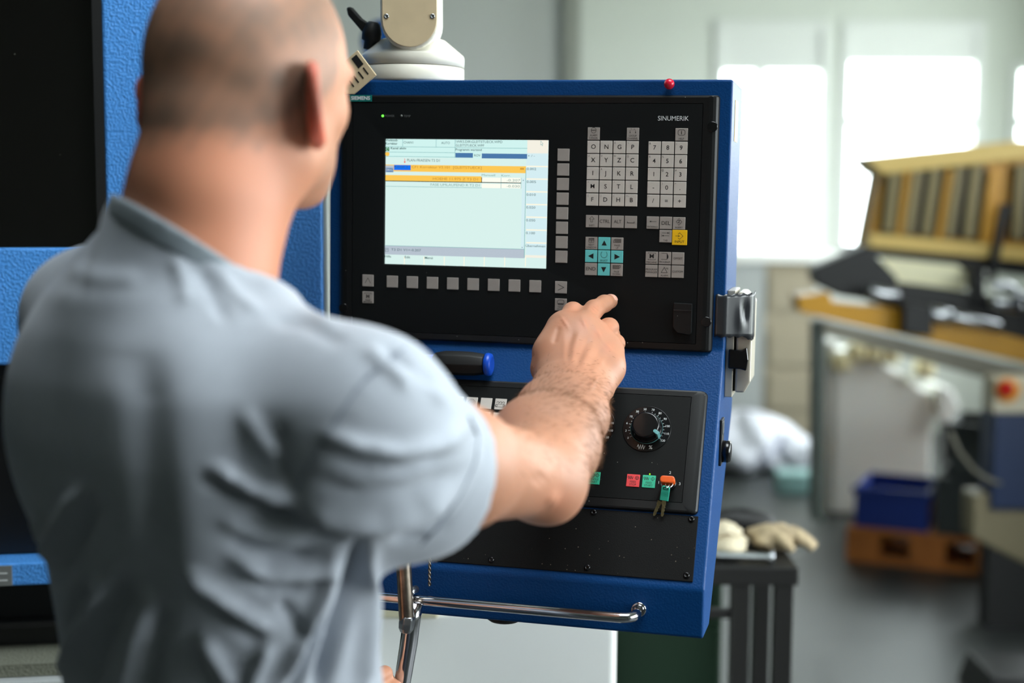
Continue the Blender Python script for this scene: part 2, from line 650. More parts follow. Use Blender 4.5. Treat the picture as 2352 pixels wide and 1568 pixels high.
Flat().poly([(x - 0.0008, z - 0.0004), (x + 0.0008, z - 0.0004), (x, z + 0.0008)]).build('screen_icon', E_DK, SCR, SCY - 0.0005)
x, z = sxy(1566, 1236)
Flat().poly([(x - 0.0008, z + 0.0004), (x + 0.0008, z + 0.0004), (x, z - 0.0008)]).build('screen_icon', E_DK, SCR, SCY - 0.0005)
x, z = sxy(133, 1262)
Flat().line([(x - 0.002, z - 0.002), (x + 0.002, z - 0.002), (x + 0.002, z + 0.002), (x - 0.002, z + 0.002)], 0.0004, True).line([(x - 0.001, z), (x, z + 0.001), (x + 0.001, z)], 0.0004).build('screen_icon', E_DK, SCR, SCY - 0.0005)
for c, body, x0, x1, y, cap, b in [
        (E_DK, 'Werkmodi-', 114, 250, 102, 24, .02), (E_DK, 'Korrektur', 114, 246, 137, 24, .02), (E_DK, 'CHAN1', 310, 412, 126, 25, .0),
        (E_DK, 'AUTO', 710, 800, 131, 25, 0), (E_DK, '\\WKS.DIR\\GLEITSTUECK.WPD', 862, 1356, 119, 26, 0), (E_DK, 'GLEITSTUECK.WPF', 862, 1164, 158, 26, 0),
        (E_DK, 'Kanal aktiv', 174, 340, 187, 22, .02), (E_DK, 'Programm wartend', 860, 1138, 203, 24, .01), (E_DK, 'ROV', 1058, 1124, 263, 25, 0),
        (E_DK, '+ / -', 1626, 1700, 268, 22, 0), (E_DK, 'PLAN-FRAESEN T3 D1', 348, 694, 316, 27, 0),
        (E_DK, 'Kanal 1', 212, 350, 382, 20, 0), (E_ORT, 'CF1 Korrektur V3.101  [GLEITSTUECK]', 398, 1138, 390, 26, .005), (E_ORT, 'MM', 1546, 1584, 404, 22, .02),
        (E_MID, 'Manuell', 1138, 1280, 472, 22, 0), (E_MID, 'Korr.', 1346, 1444, 476, 22, 0), (E_ORT, 'HOEHE 11.975 Z T3 D1', 620, 1098, 513, 26, .005),
        (E_MID, '-0.207', 1402, 1546, 527, 25, 0), (E_MID, 'FASE UMLAUFEND R T2 D1', 596, 1116, 576, 25, 0), (E_MID, '-0.030', 1402, 1540, 590, 25, 0),
        (E_DK, '0.002', 1616, 1714, 407, 25, 0), (E_DK, '0.005', 1614, 1712, 543, 25, 0), (E_DK, '0.010', 1612, 1710, 679, 25, 0),
        (E_DK, '0.020', 1610, 1706, 814, 25, 0), (E_DK, '0.050', 1608, 1704, 950, 25, 0), (E_DK, '0.100', 1606, 1702, 1085, 25, 0),
        (E_DK, '\u00dcbernehmen', 1603, 1810, 1222, 25, 0), (E_DK, 'T3 D1 V1=-0.207', 180, 494, 1264, 26, 0),
        (E_DK, 'Hilfe', 112, 178, 1332, 24, .01), (E_DK, 'Edit', 322, 380, 1340, 24, .01), (E_DK, 'Men\u00fc', 534, 620, 1348, 24, .01)]:
    s_text(c, body, x0, x1, y, cap, b)
s_rect(4, E_SLATE, 122, 394, 200, 438, 'screen_icon')
s_text(E_GREY, 'EMAG', 126, 196, 416, 28, .02)

# ---------------------------------------------------------------- keys
KEY_ME = MB().box(-0.0075, 0.0075, -0.0008, 0.0006, -0.0075, 0.0075).mesh('key', 0.0004, 2)
KEY_MES = {}


def key(x, z, m=None, s=0.015):
    m = m or KEYM
    kk = (m.name, round(s, 4))
    if kk not in KEY_MES:
        me = MB().box(-s / 2, s / 2, -0.0008, 0.0006, -s / 2, s / 2).mesh('key', 0.0004, 2)
        me.materials.append(m)
        KEY_MES[kk] = me
    return link('key', KEY_MES[kk], None, CON, loc=(x, 0, z))


def dkey(x, v, m, s=0.0155):
    o = key(0, 0, m, s)
    o.location = desk(x, v)
    o.rotation_euler = B_ROT
    return o


LEG_Y = -0.00092


def leg(k, fl, m=None):
    return fl.build('key_legend', m or INK, k, LEG_Y)


GX, GZ = [0.0897, 0.1058, 0.1219, 0.1380], [0.0921, 0.0761, 0.0601, 0.0441, 0.0280]
rows = [('ONGP', ';:E\\'), ('XYZC', 'UVWQ'), ('IJKR', '-A",'), ('MSTL', '< * '), ('FDHB', '[](\u00b1')]
for r, (big, small) in enumerate(rows):
    for c in range(4):
        k = key(GX[c], GZ[r])
        leg(k, Flat().text(big[c], 0.0076, 0.0002, 0.0, bold=0.008))
        s = small[c]
        if s == '\u00b1':
            s = '+/-'
        if s.strip():
            leg(k, Flat().text(s, 0.0034, -0.0053 if len(s) < 2 else -0.0044, 0.0051, sx=0.9), INKG)
NX = [0.1650, 0.1811, 0.1972]
nums = [('789', '& ('), ('456', '$% '), ('123', '!@#'), ('-0.', ' )>'), ('/=+', '?  ')]
for r, (big, small) in enumerate(nums):
    for c in range(3):
        k = key(NX[c], GZ[r] - 0.0003)
        leg(k, Flat().text(big[c], 0.0074, 0, 0, bold=0.01))
        if small[c].strip():
            leg(k, Flat().text(small[c], 0.0034, -0.0055, 0.0051, sx=0.9), INKG)


def two(fl, a, b, s=0.0031):
    if b:
        fl.text(a, s, 0, -0.0022, sx=0.92).text(b, s, 0, -0.0054, sx=0.92)
    else:
        fl.text(a, s, 0, -0.0052, sx=0.92)
    return fl


# function keys
k = key(0.0897, 0.1082, KEYD)
f = Flat().line(arc(0.0030, 0, 180, 10, 0, 0.0044), 0.0004).line(arc(0.0030, 180, 360, 10, 0, 0.0036), 0.0004).line([(-0.0032, 0.0044), (0.0032, 0.0044)], 0.0004).line([(-0.0032, 0.0036), (0.0032, 0.0036)], 0.0004)
leg(k, two(f, 'ALARM', 'CANCEL'))
k = key(0.1380, 0.1080, KEYD)
f = Flat().text('1...n', 0.0034, 0, 0.0057)
for s in (-0.0034, 0.0034):
    f.line([(s, 0.0042), (s, 0.0022)], 0.0005).poly([(s - 0.0008, 0.0022), (s + 0.0008, 0.0022), (s, 0.0006)])
leg(k, two(f, 'GROUP', 'CHANNEL'))
k = key(0.1972, 0.1079, KEYD)
f = Flat().line(rrect(0.0086, 0.0066, 0.0026, 4, 0, 0.0023), 0.0005, True).text('i', 0.0062, 0, 0.0022, bold=0.03)
leg(k, two(f, 'HELP', None))
k = key(0.0899, 0.0015, KEYD)
f = Flat().line([(-0.0012, -0.0010), (-0.0012, 0.0026), (-0.0030, 0.0026), (0, 0.0062), (0.0030, 0.0026), (0.0012, 0.0026), (0.0012, -0.0010)], 0.0004, True)
leg(k, two(f, 'SHIFT', None))
for i, t in enumerate(('CTRL', 'ALT')):
    leg(key(0.1060 + 0.0161 * i, 0.0015, KEYD), Flat().text(t, 0.0058, 0, 0, sx=0.92))
leg(key(0.1383, 0.0015, KEYD), Flat().line([(-0.0042, 0.0004), (-0.0042, -0.001), (0.0042, -0.001), (0.0042, 0.0004)], 0.0006))
k = key(0.1652, 0.0014, KEYD)
f = Flat().line([(-0.0020, 0.0014), (0.0044, 0.0014)], 0.0004).poly([(-0.0042, 0.0014), (-0.0018, 0.0004), (-0.0018, 0.0024)])
leg(k, f.text('BACKSPACE', 0.0029, 0, -0.0052, sx=0.8))
leg(key(0.1813, 0.0014, KEYD), Flat().text('DEL', 0.0064, 0, -0.0004))
k = key(0.1973, 0.0012, KEYD)
f = Flat().line([(-0.0034, 0.0020), (0, 0.0058), (0.0036, 0.0020), (0, -0.0022), (-0.0012, -0.001)], 0.0004).line([(-0.0034, 0.0020), (-0.0018, 0.0002)], 0.0004).line([(-0.0012, 0.0034), (0.0012, 0.0034), (-0.0012, 0.0008), (0.0012, 0.0006)], 0.0005)
leg(k, two(f, 'INSERT', None))
k = key(0.1813, -0.0147, KEYD)
f = Flat()
for zz, sg in ((0.0040, 1), (0.0006, -1)):
    f.line([(-0.0044 * sg, zz), (0.0026 * sg, zz)], 0.0004).poly([(0.0044 * sg, zz), (0.0022 * sg, zz + 0.0010), (0.0022 * sg, zz - 0.0010)]).line([(0.0046 * sg, zz + 0.0012), (0.0046 * sg, zz - 0.0012)], 0.0004)
leg(k, two(f, 'TAB', None))
k = key(0.1985, -0.0159, KEYY, 0.0182)
f = Flat().line([(-0.0018, 0.0040), (0, 0.0058), (0.0042, 0.0018), (0, -0.0022), (-0.0018, -0.0004)], 0.0004).line([(-0.005, 0.0018), (-0.001, 0.0018)], 0.0004).poly([(0.0006, 0.0018), (-0.0016, 0.0010), (-0.0016, 0.0026)]).text('INPUT', 0.0042, 0, -0.0052)
leg(k, f)
CXK, CZK = [0.0900, 0.1061, 0.1222], [-0.0253, -0.0413, -0.0574]
k = key(CXK[0], CZK[0], KEYD)
f = Flat().line([(-0.0032, 0.0062), (0.0032, 0.0062), (0.0032, 0.0010), (-0.0032, 0.0010)], 0.0004, True).line([(-0.0032, 0.0036), (0.0032, 0.0036)], 0.0005).line([(0, 0.0036), (0, 0.001)], 0.0004).line([(-0.003, 0.005), (0.003, 0.005)], 0.0008)
leg(k, two(f, 'NEXT', 'WINDOW'))
leg(key(CXK[1], CZK[0], KEYT), Flat().poly([(-0.0033, -0.0026), (0.0033, -0.0026), (0, 0.0038)]))
k = key(CXK[2], CZK[0], KEYD)
f = Flat().line([(-0.0046, 0.0014), (0.0046, 0.0014), (0.0046, 0.0056), (-0.0026, 0.0056), (-0.0046, 0.0036)], 0.0004, True)
for q in range(3):
    f.line([(-0.003, 0.0024 + q * 0.0011), (0.004, 0.0024 + q * 0.0011)], 0.0005)
leg(k, two(f, 'PAGE', 'UP'))
leg(key(CXK[0], CZK[1], KEYT), Flat().poly([(-0.0038, 0), (0.0030, -0.0035), (0.0030, 0.0035)]))
k = key(CXK[1], CZK[1], KEYT)
leg(k, two(Flat().line(arc(0.0040, 130, 410, 16, 0, 0.0024), 0.0004), 'SELECT', None))
leg(key(CXK[2], CZK[1], KEYT), Flat().poly([(0.0038, 0), (-0.0030, 0.0035), (-0.0030, -0.0035)]))
leg(key(CXK[0], CZK[2], KEYD), Flat().text('END', 0.0062, 0, 0.0003))
leg(key(CXK[1], CZK[2], KEYT), Flat().poly([(-0.0033, 0.0030), (0.0033, 0.0030), (0, -0.0036)]))
k = key(CXK[2], CZK[2], KEYD)
f = Flat().line([(-0.0046, 0.0056), (0.0046, 0.0056), (0.0046, 0.0034), (0.0026, 0.0014), (-0.0046, 0.0014)], 0.0004, True)
for q in range(3):
    f.line([(-0.004, 0.0024 + q * 0.0011), (0.003, 0.0024 + q * 0.0011)], 0.0005)
leg(k, two(f, 'PAGE', 'DOWN'))
PX, PZ = [0.1652, 0.1813, 0.1973], [-0.0414, -0.0574]
k = key(PX[0], PZ[0], KEYD)
f = Flat().text('M', 0.0078, 0, 0.0018, bold=0.01)
for zz, q in ((0.0062, -1), (-0.0024, 1)):
    f.line([(-0.0044, zz + q * 0.0012), (-0.0044, zz), (0.0044, zz), (0.0044, zz + q * 0.0012)], 0.0004)
leg(k, f.text('MACHINE', 0.0032, 0, -0.0054, sx=0.9))
k = key(PX[1], PZ[0], KEYD)
f = Flat().line([(-0.0042, 0.006), (0.0024, 0.006), (0.0040, 0.003), (0.0040, 0.0006), (0.0024, -0.0014), (-0.0042, -0.0014)], 0.0004).line([(0.0026, 0.006), (0.0026, -0.0014)], 0.0004).poly([(0.0026, 0.006), (0.0026, -0.0014), (0.004, 0.0006), (0.004, 0.003)])
leg(k, f.text('PROGRAM', 0.0032, 0, -0.0048, sx=0.9))
leg(key(PX[2], PZ[0], KEYD), Flat().text('OFFSET', 0.0034, 0, 0, sx=0.95))
leg(key(PX[0], PZ[1], KEYD), Flat().text('PROGRAM', 0.0034, 0, 0.0018, sx=0.9).text('MANAGER', 0.0034, 0, -0.0016, sx=0.9))
k = key(PX[1], PZ[1], KEYD)
f = Flat().line([(-0.004, -0.0016), (0.0034, -0.0016), (-0.0003, 0.0048)], 0.0005, True).line([(0.002, 0.0042), (0.0034, 0.0026)], 0.0004).line([(0.0032, 0.0046), (0.0044, 0.003)], 0.0004)
leg(k, two(f, 'ALARM', None))
leg(key(PX[2], PZ[1], KEYD), Flat().text('CUSTOM', 0.0034, 0, 0, sx=0.95))
# soft keys beside and below the screen
for i in range(8):
    key(0.0525, 0.0820 - i * 0.01788, KEYD)
for i in range(8):
    key(-0.1673 + i * 0.02676, -0.0809, KEYD)
leg(key(-0.2001, -0.0806, KEYD), Flat().line([(-0.0036, -0.0030), (0, 0.0034), (0.0036, -0.0030)], 0.0006), INKG)
k = key(-0.2000, -0.1022, KEYD)
f = Flat().text('M', 0.0068, 0, 0.0012, bold=0.01).line([(-0.0044, 0.0044), (-0.0044, 0.0058), (0.0044, 0.0058), (0.0044, 0.0044)], 0.0005)
leg(k, f.text('Recall', 0.0028, 0, -0.0034, bold=0.02).text('MACHINE', 0.0026, 0, -0.0058, bold=0.02), INKG)
leg(key(0.0528, -0.0811, KEYD), Flat().line([(-0.0034, 0.0036), (0.0038, 0), (-0.0034, -0.0036)], 0.0006))
k = key(0.0531, -0.1026, KEYD)
f = Flat().line(rrect(0.0084, 0.0062, 0.0026, 4, 0, 0.0028), 0.0005, True).rect(-0.0034, 0.0002, 0.0034, 0.0018)
leg(k, f.text('MENU', 0.0028, 0, -0.003).text('SELECT', 0.0028, 0, -0.0058), INKG)

# badge, lettering, lamps
bx = MB().box(-0.0149, 0.0149, -0.0006, 0.0002, -0.004, 0.004).build('badge', SIEM, CON, loc=(-0.2115, 0.0, 0.1505))
fit_text(Flat(), 'SIEMENS', -0.0128, 0.0128, 0.0, 0.0044, 0.03).build('badge_lettering', INKW, bx, -0.0008)
fit_text(Flat(), 'SINUMERIK', 0.1680, 0.2053, 0.1268, 0.0056).build('lettering', INKW, CON, -0.0002)
fit_text(Flat(), 'POWER', -0.1789, -0.1664, 0.1284, 0.0026).build('lettering', INKDW, CON, -0.0002)
fit_text(Flat(), 'TEMP', -0.1542, -0.1450, 0.1283, 0.0026).build('lettering', INKDW, CON, -0.0002)
MB().lathe([(0.0016, 0), (0.0014, 0.0008), (0.0006, 0.0012)], (-0.182, 0.0002, 0.1285), (0, -1, 0), 12).build('status_lamp', LED_G, CON)
MB().lathe([(0.0016, 0), (0.0014, 0.0008), (0.0006, 0.0012)], (-0.1572, 0.0002, 0.1286), (0, -1, 0), 12).build('status_lamp', LED_OFF, CON)
for sx in (-1, 1):
    for sz in (-1, 1):
        MB().lathe([(0.0064, -0.002), (0.0064, 0.0008), (0.0056, 0.0014)], (sx * 0.2336, 0.0012, sz * 0.1174), (0, -1, 0), 24).build('frame_screw', BLK_GLOSS, CON)
# socket flap low on the operator panel
fl_ = MB().prism([(x, 0, z) for x, z in [(-0.0115, -0.012), (-0.006, -0.0185), (0.009, -0.0205), (0.0115, -0.018), (0.0115, 0.018), (-0.0115, 0.0185)]], (0, -0.005, 0))
fp = fl_.build('socket_flap', BLACK, CON, bevel=0.001, loc=(0.2053, 0.0, -0.1135))
MB().box(-0.0108, 0.0108, -0.0062, -0.005, 0.0092, 0.0106).build('flap_hinge', BLK_GLOSS, fp)

# ---------------------------------------------------------------- lower machine control panel on the sloping desk
DESK = empty('desk_panel')
DESK.parent = CON
DESK.location = desk(0, 0.0775)
DESK.rotation_euler = B_ROT
ring_mesh([(0.4450, 0.1340, 0.001, 0.005, 0, 0.0015), (0.4450, 0.1340, 0.001, 0.0, 0, 0.0015), (0.4465, 0.1355, 0.001, 0.0, 0, 0.0015), (0.463, 0.149, 0.003, 0.0),
           (0.471, 0.1525, 0.004, 0.0007), (0.477, 0.154, 0.005, 0.0020), (0.481, 0.1547, 0.006, 0.0038), (0.483, 0.155, 0.006, 0.007)], 'desk_frame', BLACK, DESK)
MB().box(-0.2218, 0.2218, 0.0001, 0.004, -0.0648, 0.0678).build('desk_membrane', MEMB2, DESK)
MB().box(-0.2224, 0.2224, 0.0041, 0.0052, -0.0654, 0.0684).build('desk_groove', GROOVE, DESK)
for v in (0.0320, 0.0506):
    for i in range(9):
        x = -0.0858 + 0.01855 * i - (0.0 if i < 5 else -0.0105)
        if x > 0.06:
            continue
        k = dkey(x, v, KEYM, 0.0145)
        if v < 0.04 and i == 2:
            leg(k, Flat().line([(0.0046 * math.cos(t * math.pi / 4 + .39), 0.0046 * math.sin(t * math.pi / 4 + .39)) for t in range(8)], 0.0004, True).line(arc(0.0028, 0, 360, 14), 0.0004).line(arc(0.0012, 0, 360, 10), 0.0004), INKG)
        elif v < 0.04 and i == 4:
            f = Flat().line(rrect(0.0128, 0.0034, 0.0016, 4, 0, -0.0022), 0.0004, True)
            for q in (-0.0034, 0.0, 0.0034):
                f.line(arc(0.0014, -60, 200, 8, q, 0.0018), 0.0005)
            f.line(arc(0.0012, 0, 360, 10, -0.0046, -0.0022), 0.0004).line(arc(0.0012, 0, 360, 10, 0.0046, -0.0022), 0.0004)
            leg(k, f, INKG)
        elif v < 0.04 and i == 5:
            leg(k, Flat().text('X', 0.0068, 0, 0), INKG)
        elif v > 0.04 and i == 5:
            leg(k, Flat().text('Z', 0.0068, 0, 0), INKG)


def wave(f, x, z, s=1.0, w=0.0004, n=3):
    pts = [(x, z)]
    for i in range(n):
        pts += [(x + s * (0.0007 + i * 0.0020), z + s * 0.0020), (x + s * (0.0017 + i * 0.0020), z - s * 0.0020)]
    pts += [(x + s * (0.0007 + n * 0.0020), z + s * 0.0012)]
    return f.line(pts, w)


for x, m, a, b, kind in ((0.0962, KEYR, 'SPINDLE', 'STOP', 's'), (0.1149, KEYG, 'SPINDLE', 'START', 's'), (0.1624, KEYR, 'FEED', 'STOP', 'f'), (0.1811, KEYG, 'FEED', 'START', 'f')):
    k = dkey(x, 0.1196, m)
    f = Flat()
    if kind == 'f':
        wave(f, -0.0066, 0.0034, 0.95, 0.0005)
    else:
        f.line([(-0.0064, 0.0046), (-0.0018, 0.0046)], 0.0004).line([(-0.0064, 0.0022), (-0.0018, 0.0022)], 0.0004).line([(-0.0018, 0.0060), (0.0, 0.0060), (0.0, 0.0008), (-0.0018, 0.0008)], 0.0005, True).line([(0.0, 0.0048), (0.0012, 0.0042), (0.0012, 0.0026), (0, 0.002)], 0.0005)
    if b == 'STOP':
        f.line(arc(0.0021, 0, 360, 14, 0.0044, 0.0034), 0.0005).line([(0.0032, 0.004), (0.0056, 0.004), (0.0044, 0.002)], 0.0004, True)
    else:
        f.line([(0.0022, 0.0034), (0.0044, 0.0058), (0.0066, 0.0034), (0.0044, 0.0010)], 0.0005, True).line([(0.0044, 0.0042), (0.0044, 0.0026)], 0.0005)
    leg(k, f.text(a, 0.0036, 0, -0.0018, sx=0.95).text(b, 0.0036, 0, -0.0052, sx=0.95))
    if b == 'START':
        l = MB().lathe([(0.0010, 0), (0.0008, 0.0006)], (0, 0, 0), (0, -1, 0), 10).build('status_lamp', LED_Y, CON, loc=desk(x + 0.0002, 0.1102), rot=B_ROT)


def dial(x, v, unit, ang):
    d = empty('override_dial')
    d.parent = CON
    d.location = desk(x, v)
    d.rotation_euler = B_ROT
    MB().lathe([(0.0292, 0.0), (0.0292, 0.0005), (0.0288, 0.0007)], (0, 0, 0), (0, -1, 0), 48).build('dial_plate', BLK_GLOSS, d)
    f = Flat()
    for i, t in enumerate(('0', '2', '6', '10', '30', '50', '70', '80', '90', '100', '110', '120')):
        a = math.radians(212 - 22.4 * i)
        f.text(t, 0.0038, 0.0250 * math.cos(a), 0.0250 * math.sin(a), sx=1.0)
    for i in range(23):
        a = math.radians(212 - 11.2 * i)
        r0, r1 = 0.0200, (0.0222 if i % 2 == 0 else 0.0212)
        f.line([(r0 * math.cos(a), r0 * math.sin(a)), (r1 * math.cos(a), r1 * math.sin(a))], 0.00035)
    wave(f, -0.0090, -0.0236, 1.35, 0.0006, 3)
    f.text(unit, 0.0068, 0.0068, -0.0236, bold=0.01)
    f.build('dial_print', INKW, d, -0.0009)
    MB().lathe([(0.0192, 0.0006), (0.0190, 0.002), (0.0178, 0.0042), (0.0172, 0.0048), (0.0168, 0.0130), (0.0160, 0.0150), (0.0142, 0.0158)], (0, 0, 0), (0, -1, 0), 48).build('knob', BLK_GLOSS, d)
    MB().lathe([(0.0194, 0.0008), (0.0196, 0.0016), (0.0194, 0.0022)], (0, 0, 0), (0, -1, 0), 48, cap=False).build('knob_ring', TEAL_KN, d)
    ca, sa = math.cos(math.radians(ang)), math.sin(math.radians(ang))
    MB().obox((0.0172 * ca, -0.0085, 0.0172 * sa), (0.0028 * ca, 0, 0.0028 * sa), (0, 0.0077, 0), (-0.0021 * sa, 0, 0.0021 * ca)).lathe([(0.0021, 0), (0.0021, 0.0004)], (0.0146 * ca, -0.0159, 0.0146 * sa), (0, -1, 0), 12).build('pointer', TEAL_KN, d, bevel=0.0005)
    return d


dial(0.1722, 0.0535, '%', -33)
dial(0.1045, 0.0535, '%', -30)
# key switch
ks = empty('key_switch')
ks.parent = CON
ks.location = desk(0.2046, 0.1200)
ks.rotation_euler = B_ROT
MB().lathe([(0.0092, 0), (0.0092, 0.002), (0.0082, 0.003), (0.0080, 0.003), (0.0070, 0.0022), (0.006, 0.0022)], (0, 0, 0), (0, -1, 0), 32).build('bezel', BLK_GLOSS, ks)
MB().lathe([(0.0060, 0.0020), (0.0060, 0.0040), (0.0054, 0.0044)], (0, 0, 0), (0, -1, 0), 24).build('lock_cylinder', STEEL2, ks)
Flat().text('1', 0.0048, -0.0118, 0.0).text('2', 0.0048, 0.0006, 0.0130).text('3', 0.0048, 0.0130, 0.0).build('lettering', INKW, ks, -0.0003)
# lower cover plate with its screws
MB().box(-0.242, 0.242, 0, 0.002, -0.0390, 0.0390).build('cover_plate', PLATE, CON, bevel=0.0005, loc=desk(0, 0.1955, -0.004), rot=B_ROT)
for x in (-0.2345, -0.1115, 0.0037, 0.1190, 0.2343):
    for v in (0.1605, 0.2275):
        s = MB().lathe([(0.0038, 0), (0.0037, 0.0010), (0.0028, 0.0020), (0.0016, 0.0023), (0.0015, 0.0012)], (0, 0, 0), (0, -1, 0), 18).build('cover_screw', BLK_GLOSS, CON, loc=desk(x, v, -0.004), rot=B_ROT)
# chrome rail along the bottom edge
yb, zr, xr = -0.142, -0.4395, 0.1815
pts = [(-xr, yb + 0.002, zr)]
for i in range(7):
    a = math.radians(90 * i / 6)
    pts.append((-xr + 0.016 - 0.016 * math.cos(a), yb - 0.022 - 0.016 * math.sin(a), zr))
pts += [(-x, y, z) for x, y, z in reversed(pts)]
MB().tube(pts, 0.0058, 16).build('rail', CHROME, CON)
for s in (-1, 1):
    MB().lathe([(0.0088, 0), (0.0088, 0.0012), (0.0078, 0.0022), (0.0062, 0.0022)], (s * xr, yb, zr), (0, -1, 0), 24).build('rail_rosette', CHROME, CON)
MB().lathe([(0.022, 0), (0.022, 0.006), (0.018, 0.009)], (0.012, -0.10, -0.4705), (0, 0, -1), 24).build('cable_gland', BLK_RUB, CON)

# right-hand side: plug connector with its locking lever, push button, sticker
XS = 0.256
cn = empty('plug_connector')
cn.parent = CON
cn.location = (XS, 0.028, -0.140)
def oct_prism(x0, x1, y1, zt, zb, c):
    return MB().prism([(x0, 0, zb), (x0, 0, zt), (x0, y1, zt), (x0, y1, zb)], (x1 - x0, 0, 0))
oct_prism(0.0, 0.0095, 0.07, 0.060, -0.072, 0).build('base_half', GREY_SLAB, cn, bevel=0.0008)
b2 = MB()
q = [(0.0125, 0.058), (0.0200, 0.058), (0.0310, 0.046), (0.0310, -0.052), (0.0240, -0.066), (0.0125, -0.066)]
b2.prism([(x, 0.002, z) for x, z in q], (0, 0.07, 0)).build('hood', GREY_SLAB, cn, bevel=0.0022)
MB().box(0.0095, 0.0125, 0.008, 0.06, -0.065, 0.055).build('seal', BLK_RUB, cn)
MB().prism([(x, -0.006, z) for x, z in [(0.004, -0.012), (0.019, -0.013), (0.026, -0.009), (0.028, -0.024), (0.026, -0.038), (0.019, -0.036), (0.004, -0.036)]], (0, 0.022, 0)).build('locking_lever', BLK_GLOSS, cn, bevel=0.0015)
pb = empty('push_button')
pb.parent = CON
pb.location = (XS, -0.006, -0.262)
MB().box(0, 0.003, -0.014, 0.014, -0.028, 0.028).build('button_plate', BLK_RUB, pb, bevel=0.0006)
MB().lathe([(0.0135, 0.003), (0.0135, 0.010), (0.0125, 0.0125), (0.010, 0.0135)], (0, 0, -0.012), (1, 0, 0), 24).build('button_cap', BLK_GLOSS, pb)
MB().box(0.003, 0.0036, -0.009, 0.009, 0.010, 0.024).build('button_label', STEEL2, pb)
MB().box(0, 0.0006, 0.045, 0.085, 0.102, 0.152).build('sticker', mat('pale_yellow_sticker', (240, 205, 120), 0.5), CON, loc=(XS, 0, 0))

# ---------------------------------------------------------------- loose things on the console
def lay(o):
    """place a thing given in console coordinates"""
    o.matrix_world = CONSOLE_M @ Matrix.LocRotScale(o.location, o.rotation_euler, None)
    return o


sd = lay(empty('screwdriver', desk(-0.07, -0.0165, 0.0096)))
tag(sd, 'blue and black screwdriver lying on the ledge under the screen', 'screwdriver')
hp = [(0.0095, -0.034), (0.0125, -0.030), (0.0150, -0.018), (0.0155, 0.0), (0.0152, 0.018), (0.0138, 0.028), (0.0128, 0.033)]
MB().lathe(hp, (0, 0, 0), (1, 0, 0), 8, smooth=True).build('grip', BLK_RUB, sd, bevel=0.001)
MB().lathe([(0.0105, 0.033), (0.0140, 0.0345), (0.0146, 0.038), (0.0136, 0.0415), (0.010, 0.043)], (0, 0, 0), (1, 0, 0), 20).build('end_cap', BLUE_PL, sd)
MB().lathe([(0.0072, -0.052), (0.0082, -0.047), (0.0090, -0.036), (0.0095, -0.033)], (0, 0, 0), (1, 0, 0), 20).build('collar', BLUE_PL, sd)
MB().lathe([(0.0030, -0.150), (0.0030, -0.052)], (0, 0, 0), (1, 0, 0), 12).build('shaft', CHROME, sd)

rb = lay(empty('ball_magnet', (0.1805, -0.0, 0.1680)))
tag(rb, 'small shiny red ball magnet on the upper edge of the console', 'magnet')
o = MB().lathe([(0.0018, -0.0064)] + [(0.0064 * math.sin(t), -0.0064 * math.cos(t)) for t in [0.5 + i * 0.2 for i in range(13)]] + [(0.0004, 0.0064)], (0, 0.0005, 0), (0, 0, 1), 24).build('ball', RED_PL, rb)
MB().lathe([(0.0030, 0), (0.0030, 0.004)], (0, 0.0045, 0), (0, 1, 0), 16).build('magnet_foot', STEEL2, rb)

# strip of tape from the console's front over the connector
tp = lay(empty("tape_strip", (0.2435, 0.0066, -0.110)))
tag(tp, 'strip of black tape wrapped over the connector beside the screen panel', 'tape')
nx, nz = 26, 12
path = [(0, 0.0), (0.0126, 0.0), (0.0150, 0.0022), (0.030, 0.0125), (0.0425, 0.022), (0.0447, 0.030), (0.0447, 0.052)]
cum = [0]
for i in range(1, len(path)):
    cum.append(cum[-1] + math.hypot(path[i][0] - path[i - 1][0], path[i][1] - path[i - 1][1]))
vs, fs = [], []
for i in range(nx + 1):
    s = cum[-1] * i / nx
    j = max(k for k in range(len(cum) - 1) if cum[k] <= s + 1e-9)
    t = (s - cum[j]) / (cum[j + 1] - cum[j])
    x = path[j][0] + t * (path[j + 1][0] - path[j][0])
    y = path[j][1] + t * (path[j + 1][1] - path[j][1])
    for k in range(nz + 1):
        z = -0.0255 + 0.051 * k / nz
        free = max(0.0, min(1.0, (s - 0.014) / 0.02)) * max(0.0, min(1.0, (cum[-1] - s) / 0.02))
        crease = 0.0030 * math.exp(-((s - 0.040) / 0.004) ** 2 - ((z - 0.004) / 0.010) ** 2) - 0.0020 * math.exp(-((s - 0.034) / 0.005) ** 2 - ((z + 0.004) / 0.014) ** 2)
        edge = 0.0012 * math.sin(i * 1.7) * (1 if k in (0, nz) else 0)
        zz = z + edge - (0.004 * free if k == 0 and i > 14 else 0) + 0.003 * (s / cum[-1]) * (1 if k > nz / 2 else -0.4)
        vs.append((x - crease * free * 0.7, y + crease * free, zz))
for i in range(nx):
    for k in range(nz):
        a = i * (nz + 1) + k
        fs.append((a, a + nz + 1, a + nz + 2, a + 1))
to = MB().add(vs, fs, True).build('tape', TAPE, tp)
md = to.modifiers.new('thick', 'SOLIDIFY')
md.thickness = 0.0004

